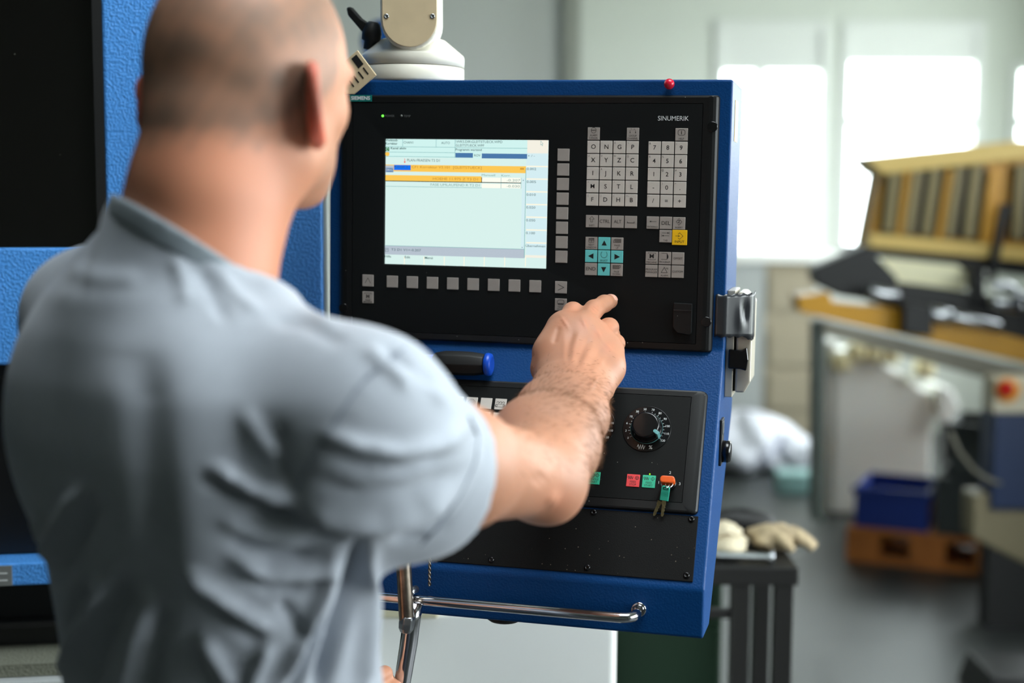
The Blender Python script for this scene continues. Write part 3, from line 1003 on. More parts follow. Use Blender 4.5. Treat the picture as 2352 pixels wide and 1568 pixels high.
# bunch of keys in the key switch
kb = lay(empty('key_bunch', desk(0.2046, 0.1200, 0.004)))
tag(kb, 'orange key with a hanging teal key stuck in the switch', 'keys')
kb.rotation_euler = (CONSOLE_M @ Matrix.Rotation(-T30, 4, 'X')).to_euler()
MB().box(-0.0045, 0.0045, -0.012, 0.0, -0.0009, 0.0009).build('lock_blade', BRASS, kb)
MB().prism([(x, -0.016, z) for x, z in rrect(0.0170, 0.0085, 0.0036, 5, 0.0004, -0.0015)], (0, 0.011, 0)).build('orange_bow', ORANGE_PL, kb, bevel=0.0012)
rp = [(0.0065 * math.cos(t * math.pi / 10), -0.012 + 0.001 * math.sin(t), -0.0058 + 0.0068 * math.sin(t * math.pi / 10)) for t in range(21)]
MB().tube(rp, 0.0006, 8, cap=False).build('split_ring', CHROME, kb)
rp = [(0.0012 + 0.0020 * math.sin(t * math.pi / 10), -0.0150 + 0.0050 * math.cos(t * math.pi / 10), -0.0075 + 0.0060 * math.cos(t * math.pi / 10)) for t in range(21)]
MB().tube(rp, 0.0006, 8, cap=False).build('split_ring', CHROME, kb)
# hanging keys: vertical, not following the desk's slope
hk = empty('hanging_key')
hk.parent = kb
hk.location = (-0.0004, -0.0150, -0.0115)
hk.rotation_euler = (T30 + 0.04, 0.07, 0.10)
hd = [(-0.0050, -0.0160), (0.0050, -0.0160), (0.0050, -0.0010), (0.0036, 0.0016), (-0.0036, 0.0016), (-0.0050, -0.0010)]
MB().prism([(x, -0.0012, z) for x, z in hd], (0, 0.0024, 0)).build('teal_bow', TEAL_PL, hk, bevel=0.0007)
Flat().line(rrect(0.0052, 0.0024, 0.0008, 3, 0, -0.0012), 0.0008, True).build('bow_slot', GROOVE, hk, -0.0014)
Flat().line(rrect(0.0080, 0.0040, 0.0004, 2, 0, -0.0080), 0.0003, True).text('EMAG', 0.0032, 0, -0.0080, sx=0.85).build('bow_embossing', mat('teal_dark', (30, 150, 128), 0.5), hk, -0.0014)
bl = [(-0.0022, -0.0160), (0.0026, -0.0160), (0.0026, -0.0215), (0.0018, -0.0225), (0.0026, -0.0238), (0.0016, -0.0260), (0.0025, -0.0276), (0.0017, -0.0300), (0.0022, -0.0320), (0.0012, -0.0350), (-0.0006, -0.0352), (-0.0014, -0.0330), (-0.0014, -0.0215), (-0.0022, -0.0205)]
MB().prism([(x, -0.0006, z) for x, z in bl], (0, 0.0012, 0)).build('key_blade', BRASS, hk, bevel=0.0002)
hk2 = empty('hanging_key')
hk2.parent = kb
hk2.location = (-0.0018, -0.0110, -0.0115)
hk2.rotation_euler = (T30 + 0.04, 0.24, 0.3)
MB().prism([(x * 0.95, -0.0012, z) for x, z in hd], (0, 0.0024, 0)).build('black_bow', BLK_RUB, hk2, bevel=0.0007)
MB().prism([(x, -0.0006, z) for x, z in bl], (0, 0.0012, 0)).build('key_blade', BRASS, hk2, bevel=0.0002)

# beige slotted plate standing on the panel frame, leaning on the housing
tg = lay(empty('slotted_plate', (-0.2135, -0.0010, 0.1800)))
tg.rotation_euler = (CONSOLE_M @ Matrix.Rotation(math.radians(51), 4, 'Y')).to_euler()
tag(tg, 'beige plastic plate with black slots leaning behind the man\'s face', 'plate')
BEI = mat('beige_plastic', (218, 196, 160), 0.5)
pp = [(-0.2162, 0.2105), (-0.245, 0.1874), (-0.245, 0.1556), (-0.2206, 0.1556), (-0.1910, 0.1795)]
o = MB().prism([(x + 0.2135, 0.0, z - 0.1800) for x, z in pp], (0, 0.0035, 0)).build('plate_body', BEI, tg, bevel=0.0006)
o.rotation_euler = (0, math.radians(-51), 0)
Flat().rect(-0.0219, 0.0043, -0.0064, 0.0129).build('window_slot', GROOVE, tg, -0.0004)
for i in range(4):
    Flat().rect(-0.0034, 0.0086 - 0.0082 * i, 0.0076, 0.0106 - 0.0082 * i).build('slot', GROOVE, tg, -0.0004)

# worn steel tool hooked over the rail
st = lay(empty('socket_wrench', (-0.078, -0.1905, -0.4395)))
tag(st, 'worn steel tool with a hexagon end hanging on the chrome rail', 'tool')
MB().lathe([(0.0085, -0.020), (0.0088, -0.016), (0.0088, 0.075), (0.0080, 0.080)], (-0.002, -0.012, 0), (-0.06, -0.02, 1), 24).build('tool_shank', STEEL, st)
MB().lathe([(0.0060, -0.014), (0.0090, -0.009), (0.0095, -0.003), (0.0095, 0.004), (0.0080, 0.006)], (0.0, -0.013, -0.019), (0.1, 0.12, 1), 6, smooth=False).build('hexagon_end', STEEL2, st, bevel=0.0012)
MB().tube([(0.002, 0.010, -0.004), (0.0, 0.006, -0.02), (-0.003, 0.004, -0.05), (-0.009, 0.004, -0.09), (-0.016, 0.006, -0.13), (-0.02, 0.010, -0.17)], [0.010, 0.0105, 0.0105, 0.010, 0.0095, 0.009], 16).build('tool_handle', CHROME, st)
MB().tube([(0.002, 0.013, 0.012), (0.0, 0.005, 0.0125), (-0.002, -0.004, 0.009)], 0.0045, 10).build('hook', STEEL2, st)

# thin twisted rod with a loop of wire
dr = lay(empty('twisted_rod', (-0.0665, -0.148, -0.360)))
tag(dr, 'thin twisted steel rod dangling from a wire loop under the sleeve', 'rod')
tw = MB()
for ph in (0, math.pi):
    tw.tube([(0.0011 * math.cos(ph + i * 0.9), -0.006 + 0.0011 * math.sin(ph + i * 0.9), 0.012 - i * 0.0016) for i in range(52)], 0.0010, 6)
tw.build('twisted_wire', STEEL, dr)
lp = [(0.014 + 0.024 * math.cos(t) - 0.002, -0.006 + 0.011 * (1 - math.cos((t + 2.2) * 0.45)) * 2.2, 0.030 + 0.026 * math.sin(t)) for t in [(-2.2 + i * 0.16) for i in range(26)]]
MB().tube(lp, 0.0005, 6).build('wire_loop', STEEL2, dr)

# ---------------------------------------------------------------- support arm above the console
ar = lay(empty('support_arm', (-0.1665, 0.075, 0.174)))
tag(ar, 'ivory swivel arm and round flange holding the console from above', 'support arm')
MB().lathe([(0.060, 0.0), (0.0665, 0.001), (0.0670, 0.003), (0.0670, 0.0195), (0.0655, 0.0205)], (0, 0, 0), (0, 0, 1), 64).build('flange', IVORY, ar)
MB().lathe([(0.0655, 0.0212), (0.0670, 0.022), (0.0670, 0.0340), (0.0660, 0.0365), (0.0420, 0.0560), (0.036, 0.058)], (0, 0, 0), (0, 0, 1), 64).build('swivel_head', IVORY, ar)
MB().lathe([(0.0640, 0.019), (0.0640, 0.023)], (0, 0, 0), (0, 0, 1), 48).build('joint_ring', mat('brown_seal', (90, 78, 60), 0.6), ar)


def stadium(r, top, cz, n=14):
    return [(-r, top)] + [(r * math.cos(math.radians(180 + 180 * i / n)), cz + r * math.sin(math.radians(180 + 180 * i / n))) for i in range(n + 1)] + [(r, top)]


lk = empty('arm_link')
lk.parent = ar
lk.location = (0.0020, 0, 0)
lk.rotation_euler = (0, math.radians(-1.0), math.radians(13))
MB().prism([(x, -0.0665, z) for x, z in stadium(0.0372, 0.42, 0.0750)], (0, 0.078, 0)).build('link_body', IVORY, lk, bevel=0.004, segs=3)
MB().prism([(x, -0.0683, z) for x, z in stadium(0.0345, 0.415, 0.0755)], (0, 0.0022, 0)).build('link_cover', TANP, lk, bevel=0.0007)
for x, z in ((-0.029, 0.0790), (0.029, 0.0790), (0.0, 0.110), (-0.029, 0.22), (0.029, 0.22)):
    MB().lathe([(0.0032, 0), (0.0030, 0.0010), (0.0016, 0.0012), (0.0014, 0.0002)], (x, -0.0683, z), (0, -1, 0), 14).build('cover_screw', STEEL2, lk)
lv = empty('clamp_lever')
lv.parent = ar
lv.location = (-0.050, -0.025, 0.052)
MB().lathe([(0.0085, -0.010), (0.0085, 0.0), (0.0125, 0.002), (0.0130, 0.012), (0.0095, 0.023), (0.0060, 0.026)], (0, 0, 0), (0.15, 0, 1), 20).build('lever_hub', BLK_RUB, lv)
MB().prism([(x, -0.006, z) for x, z in [(-0.004, 0.004), (-0.010, 0.012), (-0.030, 0.034), (-0.032, 0.044), (-0.026, 0.045), (-0.012, 0.030), (0.004, 0.020)]], (0, 0.011, 0)).build('lever_handle', BLK_RUB, lv, bevel=0.0025, segs=3)

# ================================================================== the room
WALLM = mat('wall_paint', (214, 218, 210), 0.7, var=0.02, vscale=3)
CEILM = mat('ceiling_paint', (130, 132, 128), 0.8)
PILM = mat('pillar_paint', (176, 180, 168), 0.6)
FRAMEM = mat('window_frame_white', (225, 227, 224), 0.4)
FLOORM = mat('floor_concrete', (50, 53, 52), 0.42, var=0.25, vscale=1.6, bump=0.05, bscale=40, bdist=0.002)


def room_obj(name, mb, m, kind='structure', bevel=0.0):
    """mesh given in room coordinates (a, d, z)"""
    o = mb.build(name, m, None, bevel=bevel, loc=rm(0, 0, 0), rot=(0, 0, ROOM_RZ))
    if kind:
        o['kind'] = kind
    return o


room_obj('floor', MB().box(LEFT_A - 0.2, RIGHT_A + 0.2, FRONT_D - 0.2, BACK_D + 0.2, -0.1, 0.0), FLOORM)
k0, k1, k2, k3 = ADDED_SKYLIGHT
room_obj('ceiling', MB().box(LEFT_A - 0.2, k0, FRONT_D - 0.2, BACK_D + 0.2, CEIL_Z, CEIL_Z + 0.1).box(k1, RIGHT_A + 0.2, FRONT_D - 0.2, BACK_D + 0.2, CEIL_Z, CEIL_Z + 0.1)
         .box(k0, k1, FRONT_D - 0.2, k2, CEIL_Z, CEIL_Z + 0.1).box(k0, k1, k3, BACK_D + 0.2, CEIL_Z, CEIL_Z + 0.1), CEILM)


def holed(mb, u0, u1, z1, openings, put):
    """wall along u with rectangular openings"""
    us = u0
    for (a, b, za, zb) in sorted(openings):
        put(us, a, 0, z1)
        put(a, b, 0, za)
        put(a, b, zb, z1)
        us = b
    put(us, u1, 0, z1)


mb = MB()
holed(mb, LEFT_A, RIGHT_A, CEIL_Z, [o for o in OPEN_BACK], lambda a, b, za, zb: mb.box(a, b, BACK_D, BACK_D + 0.2, za, zb))
room_obj('wall_back', mb, WALLM)
mb = MB()
holed(mb, FRONT_D, BACK_D, CEIL_Z, OPEN_RIGHT, lambda a, b, za, zb: mb.box(RIGHT_A, RIGHT_A + 0.2, a, b, za, zb))
room_obj('wall_right', mb, WALLM)
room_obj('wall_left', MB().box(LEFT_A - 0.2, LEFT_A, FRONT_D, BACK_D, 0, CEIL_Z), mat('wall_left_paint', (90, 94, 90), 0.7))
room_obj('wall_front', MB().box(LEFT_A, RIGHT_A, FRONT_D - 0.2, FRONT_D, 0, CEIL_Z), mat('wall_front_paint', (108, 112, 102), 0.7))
room_obj('ground', MB().box(-20, 30, -30, FRONT_D - 0.3, -0.3, -0.2).box(-20, 30, BACK_D + 0.3, 40, -0.3, -0.2).box(RIGHT_A + 0.3, 30, -15, BACK_D + 0.3, -0.3, -0.2), mat('outdoor_paving', (190, 196, 180), 0.8))

GLASS = bpy.data.materials.new('window_glass')
GLASS.use_nodes = True
nt = GLASS.node_tree
nt.nodes.clear()
out = nt.nodes.new('ShaderNodeOutputMaterial')
mx = nt.nodes.new('ShaderNodeMixShader')
tr = nt.nodes.new('ShaderNodeBsdfTransparent')
tr.inputs[0].default_value = (0.97, 0.99, 0.98, 1)
gl = nt.nodes.new('ShaderNodeBsdfGlossy')
gl.inputs['Roughness'].default_value = 0.02
mx.inputs[0].default_value = 0.06
nt.links.new(tr.outputs[0], mx.inputs[1])
nt.links.new(gl.outputs[0], mx.inputs[2])
nt.links.new(mx.outputs[0], out.inputs[0])


def window(n, op, transoms, mullions, head=0.0, d=BACK_D):
    a0, a1, z0, z1 = op
    t = 0.055
    mb = MB()
    mb.box(a0, a0 + t, d - 0.02, d + 0.10, z0, z1).box(a1 - t, a1, d - 0.02, d + 0.10, z0, z1)
    mb.box(a0 + t, a1 - t, d - 0.02, d + 0.10, z1 - t, z1).box(a0 + t, a1 - t, d - 0.02, d + 0.10, z0, z0 + t)
    w = room_obj('window_%d' % n, mb, FRAMEM)
    ch = []
    zt = z1 - t
    if head:
        o = MB().box(a0 + t, a1 - t, d + 0.0, d + 0.05, z1 - t - head, z1 - t).build('head_panel', FRAMEM, w)
        zt -= head
    zs = [z0 + t] + list(transoms) + [zt]
    for z in transoms:
        MB().box(a0 + t, a1 - t, d - 0.01, d + 0.08, z - 0.028, z + 0.028).build('transom', FRAMEM, w)
    for a in mullions:
        MB().box(a - 0.03, a + 0.03, d - 0.012, d + 0.082, z0 + t, zt).build('mullion', FRAMEM, w)
    as_ = [a0 + t] + list(mullions) + [a1 - t]
    for i in range(len(zs) - 1):
        for j in range(len(as_) - 1):
            MB().box(as_[j], as_[j + 1], d + 0.035, d + 0.041, zs[i], zs[i + 1]).build('pane', GLASS, w)
    MB().box(a0 - 0.03, a1 + 0.03, d - 0.12, d - 0.0205, z0 - 0.04, z0).build('window_sill', FRAMEM, w)
    return w


zt = pr(2000, 275, BACK_D)[2]
window(1, OPEN_BACK[0], [], [pr(1742, 300, BACK_D)[0]], head=0.26)
window(2, OPEN_BACK[1], [zt], [], head=0.20)
window(3, OPEN_BACK[2], [zt], [], head=0.0)
# pillar in the pale wall
a0, a1 = pr(1293, 100, BACK_D - 2.2)[0], pr(1328, 100, BACK_D - 2.2)[0]
# pale partition on the left of the pillar, nearer than the window wall
PD = BACK_D - 2.2
room_obj('wall_partition', MB().box(LEFT_A, a0, PD, PD + 0.12, 0, CEIL_Z), mat('partition_paint', (236, 240, 234), 0.65))
room_obj('trim_1', MB().box(a0, a1, PD - 0.06, PD + 0.14, 0, CEIL_Z), PILM)


def bg(name, cx, d, label, cat, group=None, rz=0.0, z=0.0):
    """an empty on the floor of the room below picture column cx at distance d; children in local (right, away, up)"""
    o = empty(name, rm(pr(cx, 700, d)[0], d, z), ROOM_RZ + rz)
    tag(o, label, cat, group)
    o['_a'] = pr(cx, 700, d)[0]
    o['_d'] = d
    o['_z'] = z
    return o


def L(o, px, py, d=None):
    """picture point -> local (x, z) of a background thing, on the plane at distance d"""
    d = d or o['_d']
    a, _, z = pr(px, py, d)
    return a - o['_a'], z - o['_z']


def bbox(o, name, m, px0, py0, px1, py1, depth, off=0.0, bevel=0.004):
    d = o['_d'] + off
    x0, z1 = L(o, px0, py0, d)
    x1, z0 = L(o, px1, py1, d)
    z0 = max(z0, 0.002 - o['_z']) if o['_z'] == 0 else z0
    return MB().box(x0, x1, off, off + depth, z0, z1).build(name, m, o, bevel=bevel)


def bpoly(o, name, m, pts, depth, off=0.0, bevel=0.004):
    d = o['_d'] + off
    q = [L(o, px, py, d) for px, py in pts]
    return MB().prism([(x, off, z) for x, z in q], (0, depth, 0)).build(name, m, o, bevel=bevel)


# ---------------------------------------------------------------- blue machine tool on the left
MD = 2.0
MRZ = math.radians(9)
mp = rm(pr(755, 700, MD)[0], MD, 0)
MT = empty('machine_tool', mp, ROOM_RZ + MRZ)
tag(MT, 'tall blue machine tool enclosure with a dark window behind the man', 'machine')


def ML_(px, py):
    """picture point on the machine's front face -> local (x, z)"""
    xn, yn = (px - CX) / FPX, -(py - CY) / FPX
    dirr = Vector(RW) * xn + Vector(UW) * yn + Vector(FW)
    q = Matrix.Rotation(-(ROOM_RZ + MRZ), 3, 'Z')
    o = q @ (Vector(CAM_W) - mp)
    d = q @ dirr
    t = -o.y / d.y
    p = o + d * t
    return p.x, p.z


DOORG = mat('dark_door_glass', (10, 9, 8), 0.12, speck=((130, 130, 120), 55, 0.04, 0.25))
xl = ML_(0, 700)[0] - 1.2
xg, zg = ML_(246, 569)
xs, _ = ML_(744, 700)
zb = ML_(40, 1345)[1]
zblk = ML_(40, 1290)[1]
ztop = 2.5
MB().box(xg, xs, 0, 0.9, zb + 0.0, ztop).build('side_panel', BLUE_M, MT, bevel=0.004)
MB().box(xl, xg, 0.0, 0.9, zg - 0.16, zg).build('window_rail', BLUE_M, MT, bevel=0.003)
MB().box(xl, xg, 0.012, 0.03, zg, ztop).build('door_window', DOORG, MT)
MB().box(xg - 0.012, xg + 0.0, -0.004, 0.012, zg - 0.002, ztop).build('window_seal', BLK_RUB, MT)
MB().box(xs, 0.0, 0.002, 0.9, zb, ztop).build('edge_strip', mat('pale_edge', (205, 214, 208), 0.5), MT, bevel=0.002)
MB().box(xl, xg, 0.05, 0.9, zblk, zg - 0.16).build('dark_apron', mat('dark_apron', (14, 14, 15), 0.5), MT)
MB().box(xl, xg + 0.25, 0.0, 0.9, zb, zblk - 0.002).build('lower_rail', BLUE_M, MT, bevel=0.003)
zf = ML_(40, 1510)[1]
zw = ML_(40, 1538)[1]
MB().box(xl, xg + 0.3, 0.06, 0.9, zf, zb).build('dark_skirt', mat('dark_skirt', (16, 17, 18), 0.4), MT)
zm = ML_(40, 1450)[1]
MB().box(xl, xg + 0.3, 0.03, 0.06, zm - 0.004, zm + 0.004).build('skirt_lip', BLK_RUB, MT)
MB().box(xl, xs, -0.03, 0.9, zw, zf).build('felt_strip', mat('felt', (110, 112, 98), 0.9, bump=0.8, bscale=250, bdist=0.003), MT)
MB().box(xl, xs, -0.05, 0.9, 0.0, zw - 0.001).build('base', mat('base_grey', (172, 176, 176), 0.5), MT, bevel=0.004)
x0, z1 = ML_(-40, 1300)
x1, z0 = ML_(29, 1343)
pl = MB().box(x0, x1, -0.003, 0.0, z0, z1).build('rating_plate', mat('plate_grey', (120, 122, 120), 0.4), MT)
for i in range(2):
    MB().box(x0 + 0.004, x1 - 0.006, -0.0036, -0.003, z0 + 0.007 + 0.010 * i, z0 + 0.0085 + 0.010 * i).build('plate_print', INKW, pl)

# ---------------------------------------------------------------- below and behind the console
WHM = mat('white_enamel', (246, 248, 244), 0.45)
wc = bg('white_cabinet', 1180, 2.15, 'white enamelled cabinet with rounded corners below the console', 'cabinet')
x0, z1 = L(wc, 800, 1400)
x1, _ = L(wc, 1421, 1400)
MB().box(x0, x1, 0, 0.5, 0.02, z1).build('cabinet_body', WHM, wc, bevel=0.012, segs=4)
MB().box(x0 - 0.01, L(wc, 1010, 1400)[0], -0.01, 0.5, z1 - 0.012, z1 + 0.012).build('cabinet_top', mat('cream_edge', (205, 200, 170), 0.6), wc, bevel=0.003)
MB().box(x0 + 0.02, x1 - 0.02, 0.02, 0.48, 0.0, 0.021).build('plinth', BLK_RUB, wc)

GREEN = mat('dark_green_paint', (14, 46, 26), 0.5)
gm = bg('green_machine_base', 1545, 2.95, 'dark green machine pedestal half hidden behind the console', 'machine')
MB().box(L(gm, 1380, 1400)[0], L(gm, 1662, 1400)[0], 0, 0.4, 0, L(gm, 1500, 1290)[1]).build('pedestal', GREEN, gm, bevel=0.008)
MB().box(L(gm, 1380, 1400)[0], L(gm, 1655, 1400)[0], -0.01, 0.0, 0.05, L(gm, 1500, 1440)[1]).build('pedestal_door', GREEN, gm, bevel=0.004)

# steel table with gloves
TBM = mat('black_steel', (18, 17, 16), 0.5)
tb = bg('work_table', 1745, 2.6, 'black steel work table beside the console, gloves on top', 'table')
zt_ = L(tb, 1745, 1300)[1]
xr_ = L(tb, 1838, 1300)[0]
xl_ = xr_ - 0.36
dp = 0.30
MB().box(xl_, xr_, 0, dp, zt_ - 0.035, zt_).build('table_top', TBM, tb, bevel=0.003)
for x in (L(tb, 1706, 1400)[0], L(tb, 1805, 1400)[0]):
    MB().box(x - 0.017, x + 0.017, 0.004, 0.038, 0, zt_ - 0.035).build('leg', TBM, tb, bevel=0.002)
for x in (xl_ + 0.02, xr_ - 0.02):
    MB().box(x - 0.017, x + 0.017, dp - 0.04, dp - 0.004, 0, zt_ - 0.035).build('leg', TBM, tb, bevel=0.002)
MB().box(xl_, L(tb, 1706, 1400)[0], 0.010, 0.030, L(tb, 1700, 1422)[1], L(tb, 1700, 1402)[1]).build('stretcher', TBM, tb, bevel=0.002)
tz = zt_


def on_table(name, px, off, label, cat, group=None):
    o = empty(name, rm(pr(px, 700, 2.6 + off)[0], 2.6 + off, tz + 0.0005), ROOM_RZ)
    return tag(o, label, cat, group)


def blob(name, m, parent, rx, ry, rz, seed, amp=0.25, loc=(0, 0, 0), ns=24):
    rnd = random.Random(seed)
    ph = [rnd.uniform(0, 6.28) for _ in range(12)]
    vs, fs = [], []
    nr = 10
    for j in range(nr + 1):
        t = math.pi * j / nr
        for i in range(ns):
            a = 2 * math.pi * i / ns
            k = 1 + amp * (math.sin(3 * a + ph[0]) * math.sin(2 * t + ph[1]) + 0.6 * math.sin(5 * a + ph[2] + 3 * t) + 0.4 * math.sin(7 * a + ph[3] - 4 * t)) * math.sin(t)
            z = rz * math.cos(t) * (1 + 0.3 * amp * math.sin(4 * a + ph[4]))
            vs.append((rx * math.sin(t) * math.cos(a) * k + loc[0], ry * math.sin(t) * math.sin(a) * k + loc[1], max(z, -rz * 0.9) + rz * 0.9 + loc[2]))
    for j in range(nr):
        for i in range(ns):
            i2 = (i + 1) % ns
            fs.append((j * ns + i, j * ns + i2, (j + 1) * ns + i2, (j + 1) * ns + i))
    return MB().add(vs, fs, True).build(name, m, parent, weld=True)


RAG = mat('work_glove_cloth', (168, 150, 120), 0.9, bump=0.6, bscale=120, bdist=0.004, var=0.3, vscale=40)
RAG2 = mat('paper_cloth', (196, 184, 158), 0.85, bump=0.3, bscale=90, bdist=0.003)
g1 = on_table('work_glove', 1792, 0.14, 'crumpled beige work glove on the right corner of the black table', 'glove')
blob('glove_palm', RAG, g1, 0.052, 0.045, 0.026, 3, 0.22)
for i, (ax, ay, ln) in enumerate(((0.050, -0.030, 0.052), (0.058, -0.012, 0.056), (0.058, 0.008, 0.052), (0.050, 0.026, 0.045), (0.005, -0.045, 0.040))):
    MB().tube([(ax * 0.5, ay * 0.6, 0.028), (ax * 0.8, ay, 0.030), (ax * 0.8 + ln * 0.3, ay * 1.15, 0.020), (ax * 0.8 + ln * 0.55, ay * 1.2, 0.009)], [0.012, 0.0115, 0.0105, 0.007], 10).build('glove_finger', RAG, g1)
g2 = on_table('cloth_rag', 1676, 0.10, 'folded pale cloth lying on the black table next to the console', 'cloth')
blob('rag_fold', RAG2, g2, 0.045, 0.06, 0.022, 9, 0.16)
blob('rag_fold', RAG2, g2, 0.035, 0.04, 0.016, 11, 0.2, (-0.005, 0.01, 0.03))
rd = on_table('steel_bar', 1722, 0.035, 'short bright steel bar lying between cloth and glove on the table', 'steel bar')
MB().lathe([(0.007, -0.055), (0.008, -0.053), (0.008, 0.045), (0.012, 0.046), (0.012, 0.055)], (0, 0, 0.0125), (1, -0.15, 0.0), 14).build('bar', STEEL2, rd)
bd = on_table('black_lump', 1712, 0.245, 'dark rubber piece lying at the far edge of the black table', 'rubber piece')
blob('rubber', BLK_RUB, bd, 0.07, 0.028, 0.030, 5, 0.1)

# ---------------------------------------------------------------- far machines
YEL = mat('yellow_paint', (196, 142, 26), 0.45, var=0.08, vscale=6)
YEL2 = mat('light_yellow_paint', (222, 190, 110), 0.5)
OLIVE = mat('olive_slat', (138, 124, 84), 0.6)
DARK = mat('dark_machine', (12, 13, 14), 0.5)
GREYM = mat('grey_machine', (128, 124, 110), 0.5)
ym = bg('magazine', 2180, 5.6, None, None)
bpoly(ym, 'magazine_body', YEL, [(2022, 392), (1990, 562), (2470, 606), (2470, 330), (2400, 338)], 0.20, 0.04)
bpoly(ym, 'top_flange', YEL2, [(1984, 356), (2025, 396), (2470, 344), (2470, 302)], 0.28, -0.02)
for i, (xt, xb, w) in enumerate(((2040, 2024, 36), (2092, 2070, 36), (2132, 2110, 36), (2188, 2164, 34), (2226, 2206, 38), (2330, 2320, 34), (2372, 2364, 36))):
    bpoly(ym, 'slat_gap', DARK, [(xt - 4, 388 - i * 3), (xb - 4, 530 + i * 3), (xb + w, 532 + i * 3), (xt + w, 386 - i * 3)], 0.03, 0.018, 0.001)
    bpoly(ym, 'slat', OLIVE, [(xt + 5, 386 - i * 3), (xb + 5, 528 + i * 3), (xb + w - 9, 530 + i * 3), (xt + w - 9, 384 - i * 3)], 0.03, -0.004, 0.002)
for i, (xt, xb) in enumerate(((2078, 2056), (2174, 2148), (2272, 2250))):
    bpoly(ym, 'rib', YEL, [(xt, 386), (xb, 552), (xb + 13, 553), (xt + 13, 384)], 0.05, -0.012, 0.003)
bpoly(ym, 'lower_rail', YEL2, [(2000, 532), (1992, 562), (2470, 606), (2470, 572)], 0.06, -0.018)
bpoly(ym, 'dark_rod', DARK, [(2300, 462), (2268, 640), (2286, 640), (2320, 462)], 0.04, -0.05)
bpoly(ym, 'under_beam', DARK, [(1985, 562), (1960, 578), (2060, 592), (2470, 640), (2470, 604)], 0.30, 0.0)
bpoly(ym, 'bracket', DARK, [(2230, 612), (2236, 720), (2262, 726), (2262, 616)], 0.06, -0.28)
bpoly(ym, 'bracket_arm', DARK, [(2230, 612), (2236, 640), (2262, 640), (2262, 616)], 0.30, -0.28)

cv = bg('yellow_machine', 2150, 5.2, 'big yellow machine with a slatted magazine above a sloping conveyor', 'machine')
ym.parent = cv
ym.location = (ym['_a'] - cv['_a'], ym['_d'] - cv['_d'], 0)
ym.rotation_euler = (0, 0, 0)
bpoly(cv, 'black_arm', DARK, [(1866, 612), (1990, 560), (2062, 636), (2030, 690), (1930, 676), (1872, 648)], 0.10, 0.02)
bpoly(cv, 'yellow_beam', YEL, [(1832, 676), (1836, 712), (2080, 768), (2640, 889), (2640, 845), (2080, 706), (1912, 690), (1905, 668)], 0.14, -0.02)
bpoly(cv, 'grey_beam', GREYM, [(1892, 732), (1892, 764), (2640, 964), (2640, 906)], 0.16, 0.0)
bpoly(cv, 'dark_guide', DARK, [(2010, 640), (2000, 690), (2460, 800), (2460, 700), (2130, 652)], 0.10, 0.06)
bpoly(cv, 'motor', DARK, [(2078, 690), (2078, 762), (2142, 768), (2142, 700)], 0.12, -0.10)
for (px, py, r, ln) in ((2150, 716, 0.030, 0.10), (2020, 668, 0.022, 0.12), (2230, 730, 0.020, 0.2), (2300, 690, 0.024, 0.12), (2290, 650, 0.02, 0.1), (2340, 672, 0.022, 0.1)):
    x, z = L(cv, px, py)
    MB().lathe([(r * 0.8, -ln / 2), (r, -ln / 2 + 0.01), (r, ln / 2 - 0.01), (r * 0.8, ln / 2)], (x, -0.05, z), (1, 0.2, -0.22), 16).build('roller', STEEL2, cv)
bpoly(cv, 'window_glare_slab', mat('window_glare_cream', (250, 244, 205), 0.5), [(1985, 592), (1980, 622), (2060, 660), (2200, 672), (2240, 640), (2200, 604), (2040, 588)], 0.04, 0.20)  # cream slab stands in for the bright window strip below the magazine
bpoly(cv, 'support_leg', mat('grey_green_leg', (70, 78, 72), 0.5), [(1872, 735), (1872, 1195), (1896, 1195), (1896, 735)], 0.10, 0.02)
for px in (2600,):
    x, zt1 = L(cv, px, 850)
    MB().box(x - 0.04, x + 0.04, 0.02, 0.10, 0, zt1).build('support_leg', DARK, cv)

wp = bg('white_machine', 2030, 6.75, 'bright white machine housing with rounded top under the conveyor', 'machine')
x0, zt1 = L(wp, 1918, 800)
x1, _ = L(wp, 2150, 800)
zl = L(wp, 2150, 905)[1]
MB().prism([(x0, 0, 0.0), (x1, 0, 0.0), (x1, 0, zl)] + [(x0 + (x1 - x0) * (1 - t) + 0.0, 0, zl + (zt1 - zl) * math.sin(t * math.pi / 2)) for t in (0.2, 0.4, 0.6, 0.8)] + [(x0, 0, zt1)], (0, 0.25, 0)).build('white_shell', WHM, wp, bevel=0.02, segs=3)
bbox(wp, 'side_post', WHM, 1898, 780, 1912, 1190, 0.1, 0.02)
for i, (px, py) in enumerate(((1935, 830), (1972, 806), (2010, 806), (2050, 812), (2130, 846))):  # cream blocks stand in for bright reflections under the conveyor
    bbox(wp, 'cream_glint', mat('cream_glint', (246, 236, 190), 0.5) if i == 0 else MATS['cream_glint'], px - 20, py - 22, px + 20, py + 20, 0.1, -0.05, 0.02)
wf = bg('white_funnel', 2170, 6.7, 'white sloping chute beside the bright machine housing', 'chute')
bpoly(wf, 'chute', WHM, [(2156, 880), (2156, 960), (2184, 970), (2206, 930), (2188, 890)], 0.25, 0.0, 0.01)
bpoly(wf, 'chute_stand', DARK, [(2172, 955), (2172, 1215), (2188, 1215), (2188, 955)], 0.1, 0.06, 0.005)

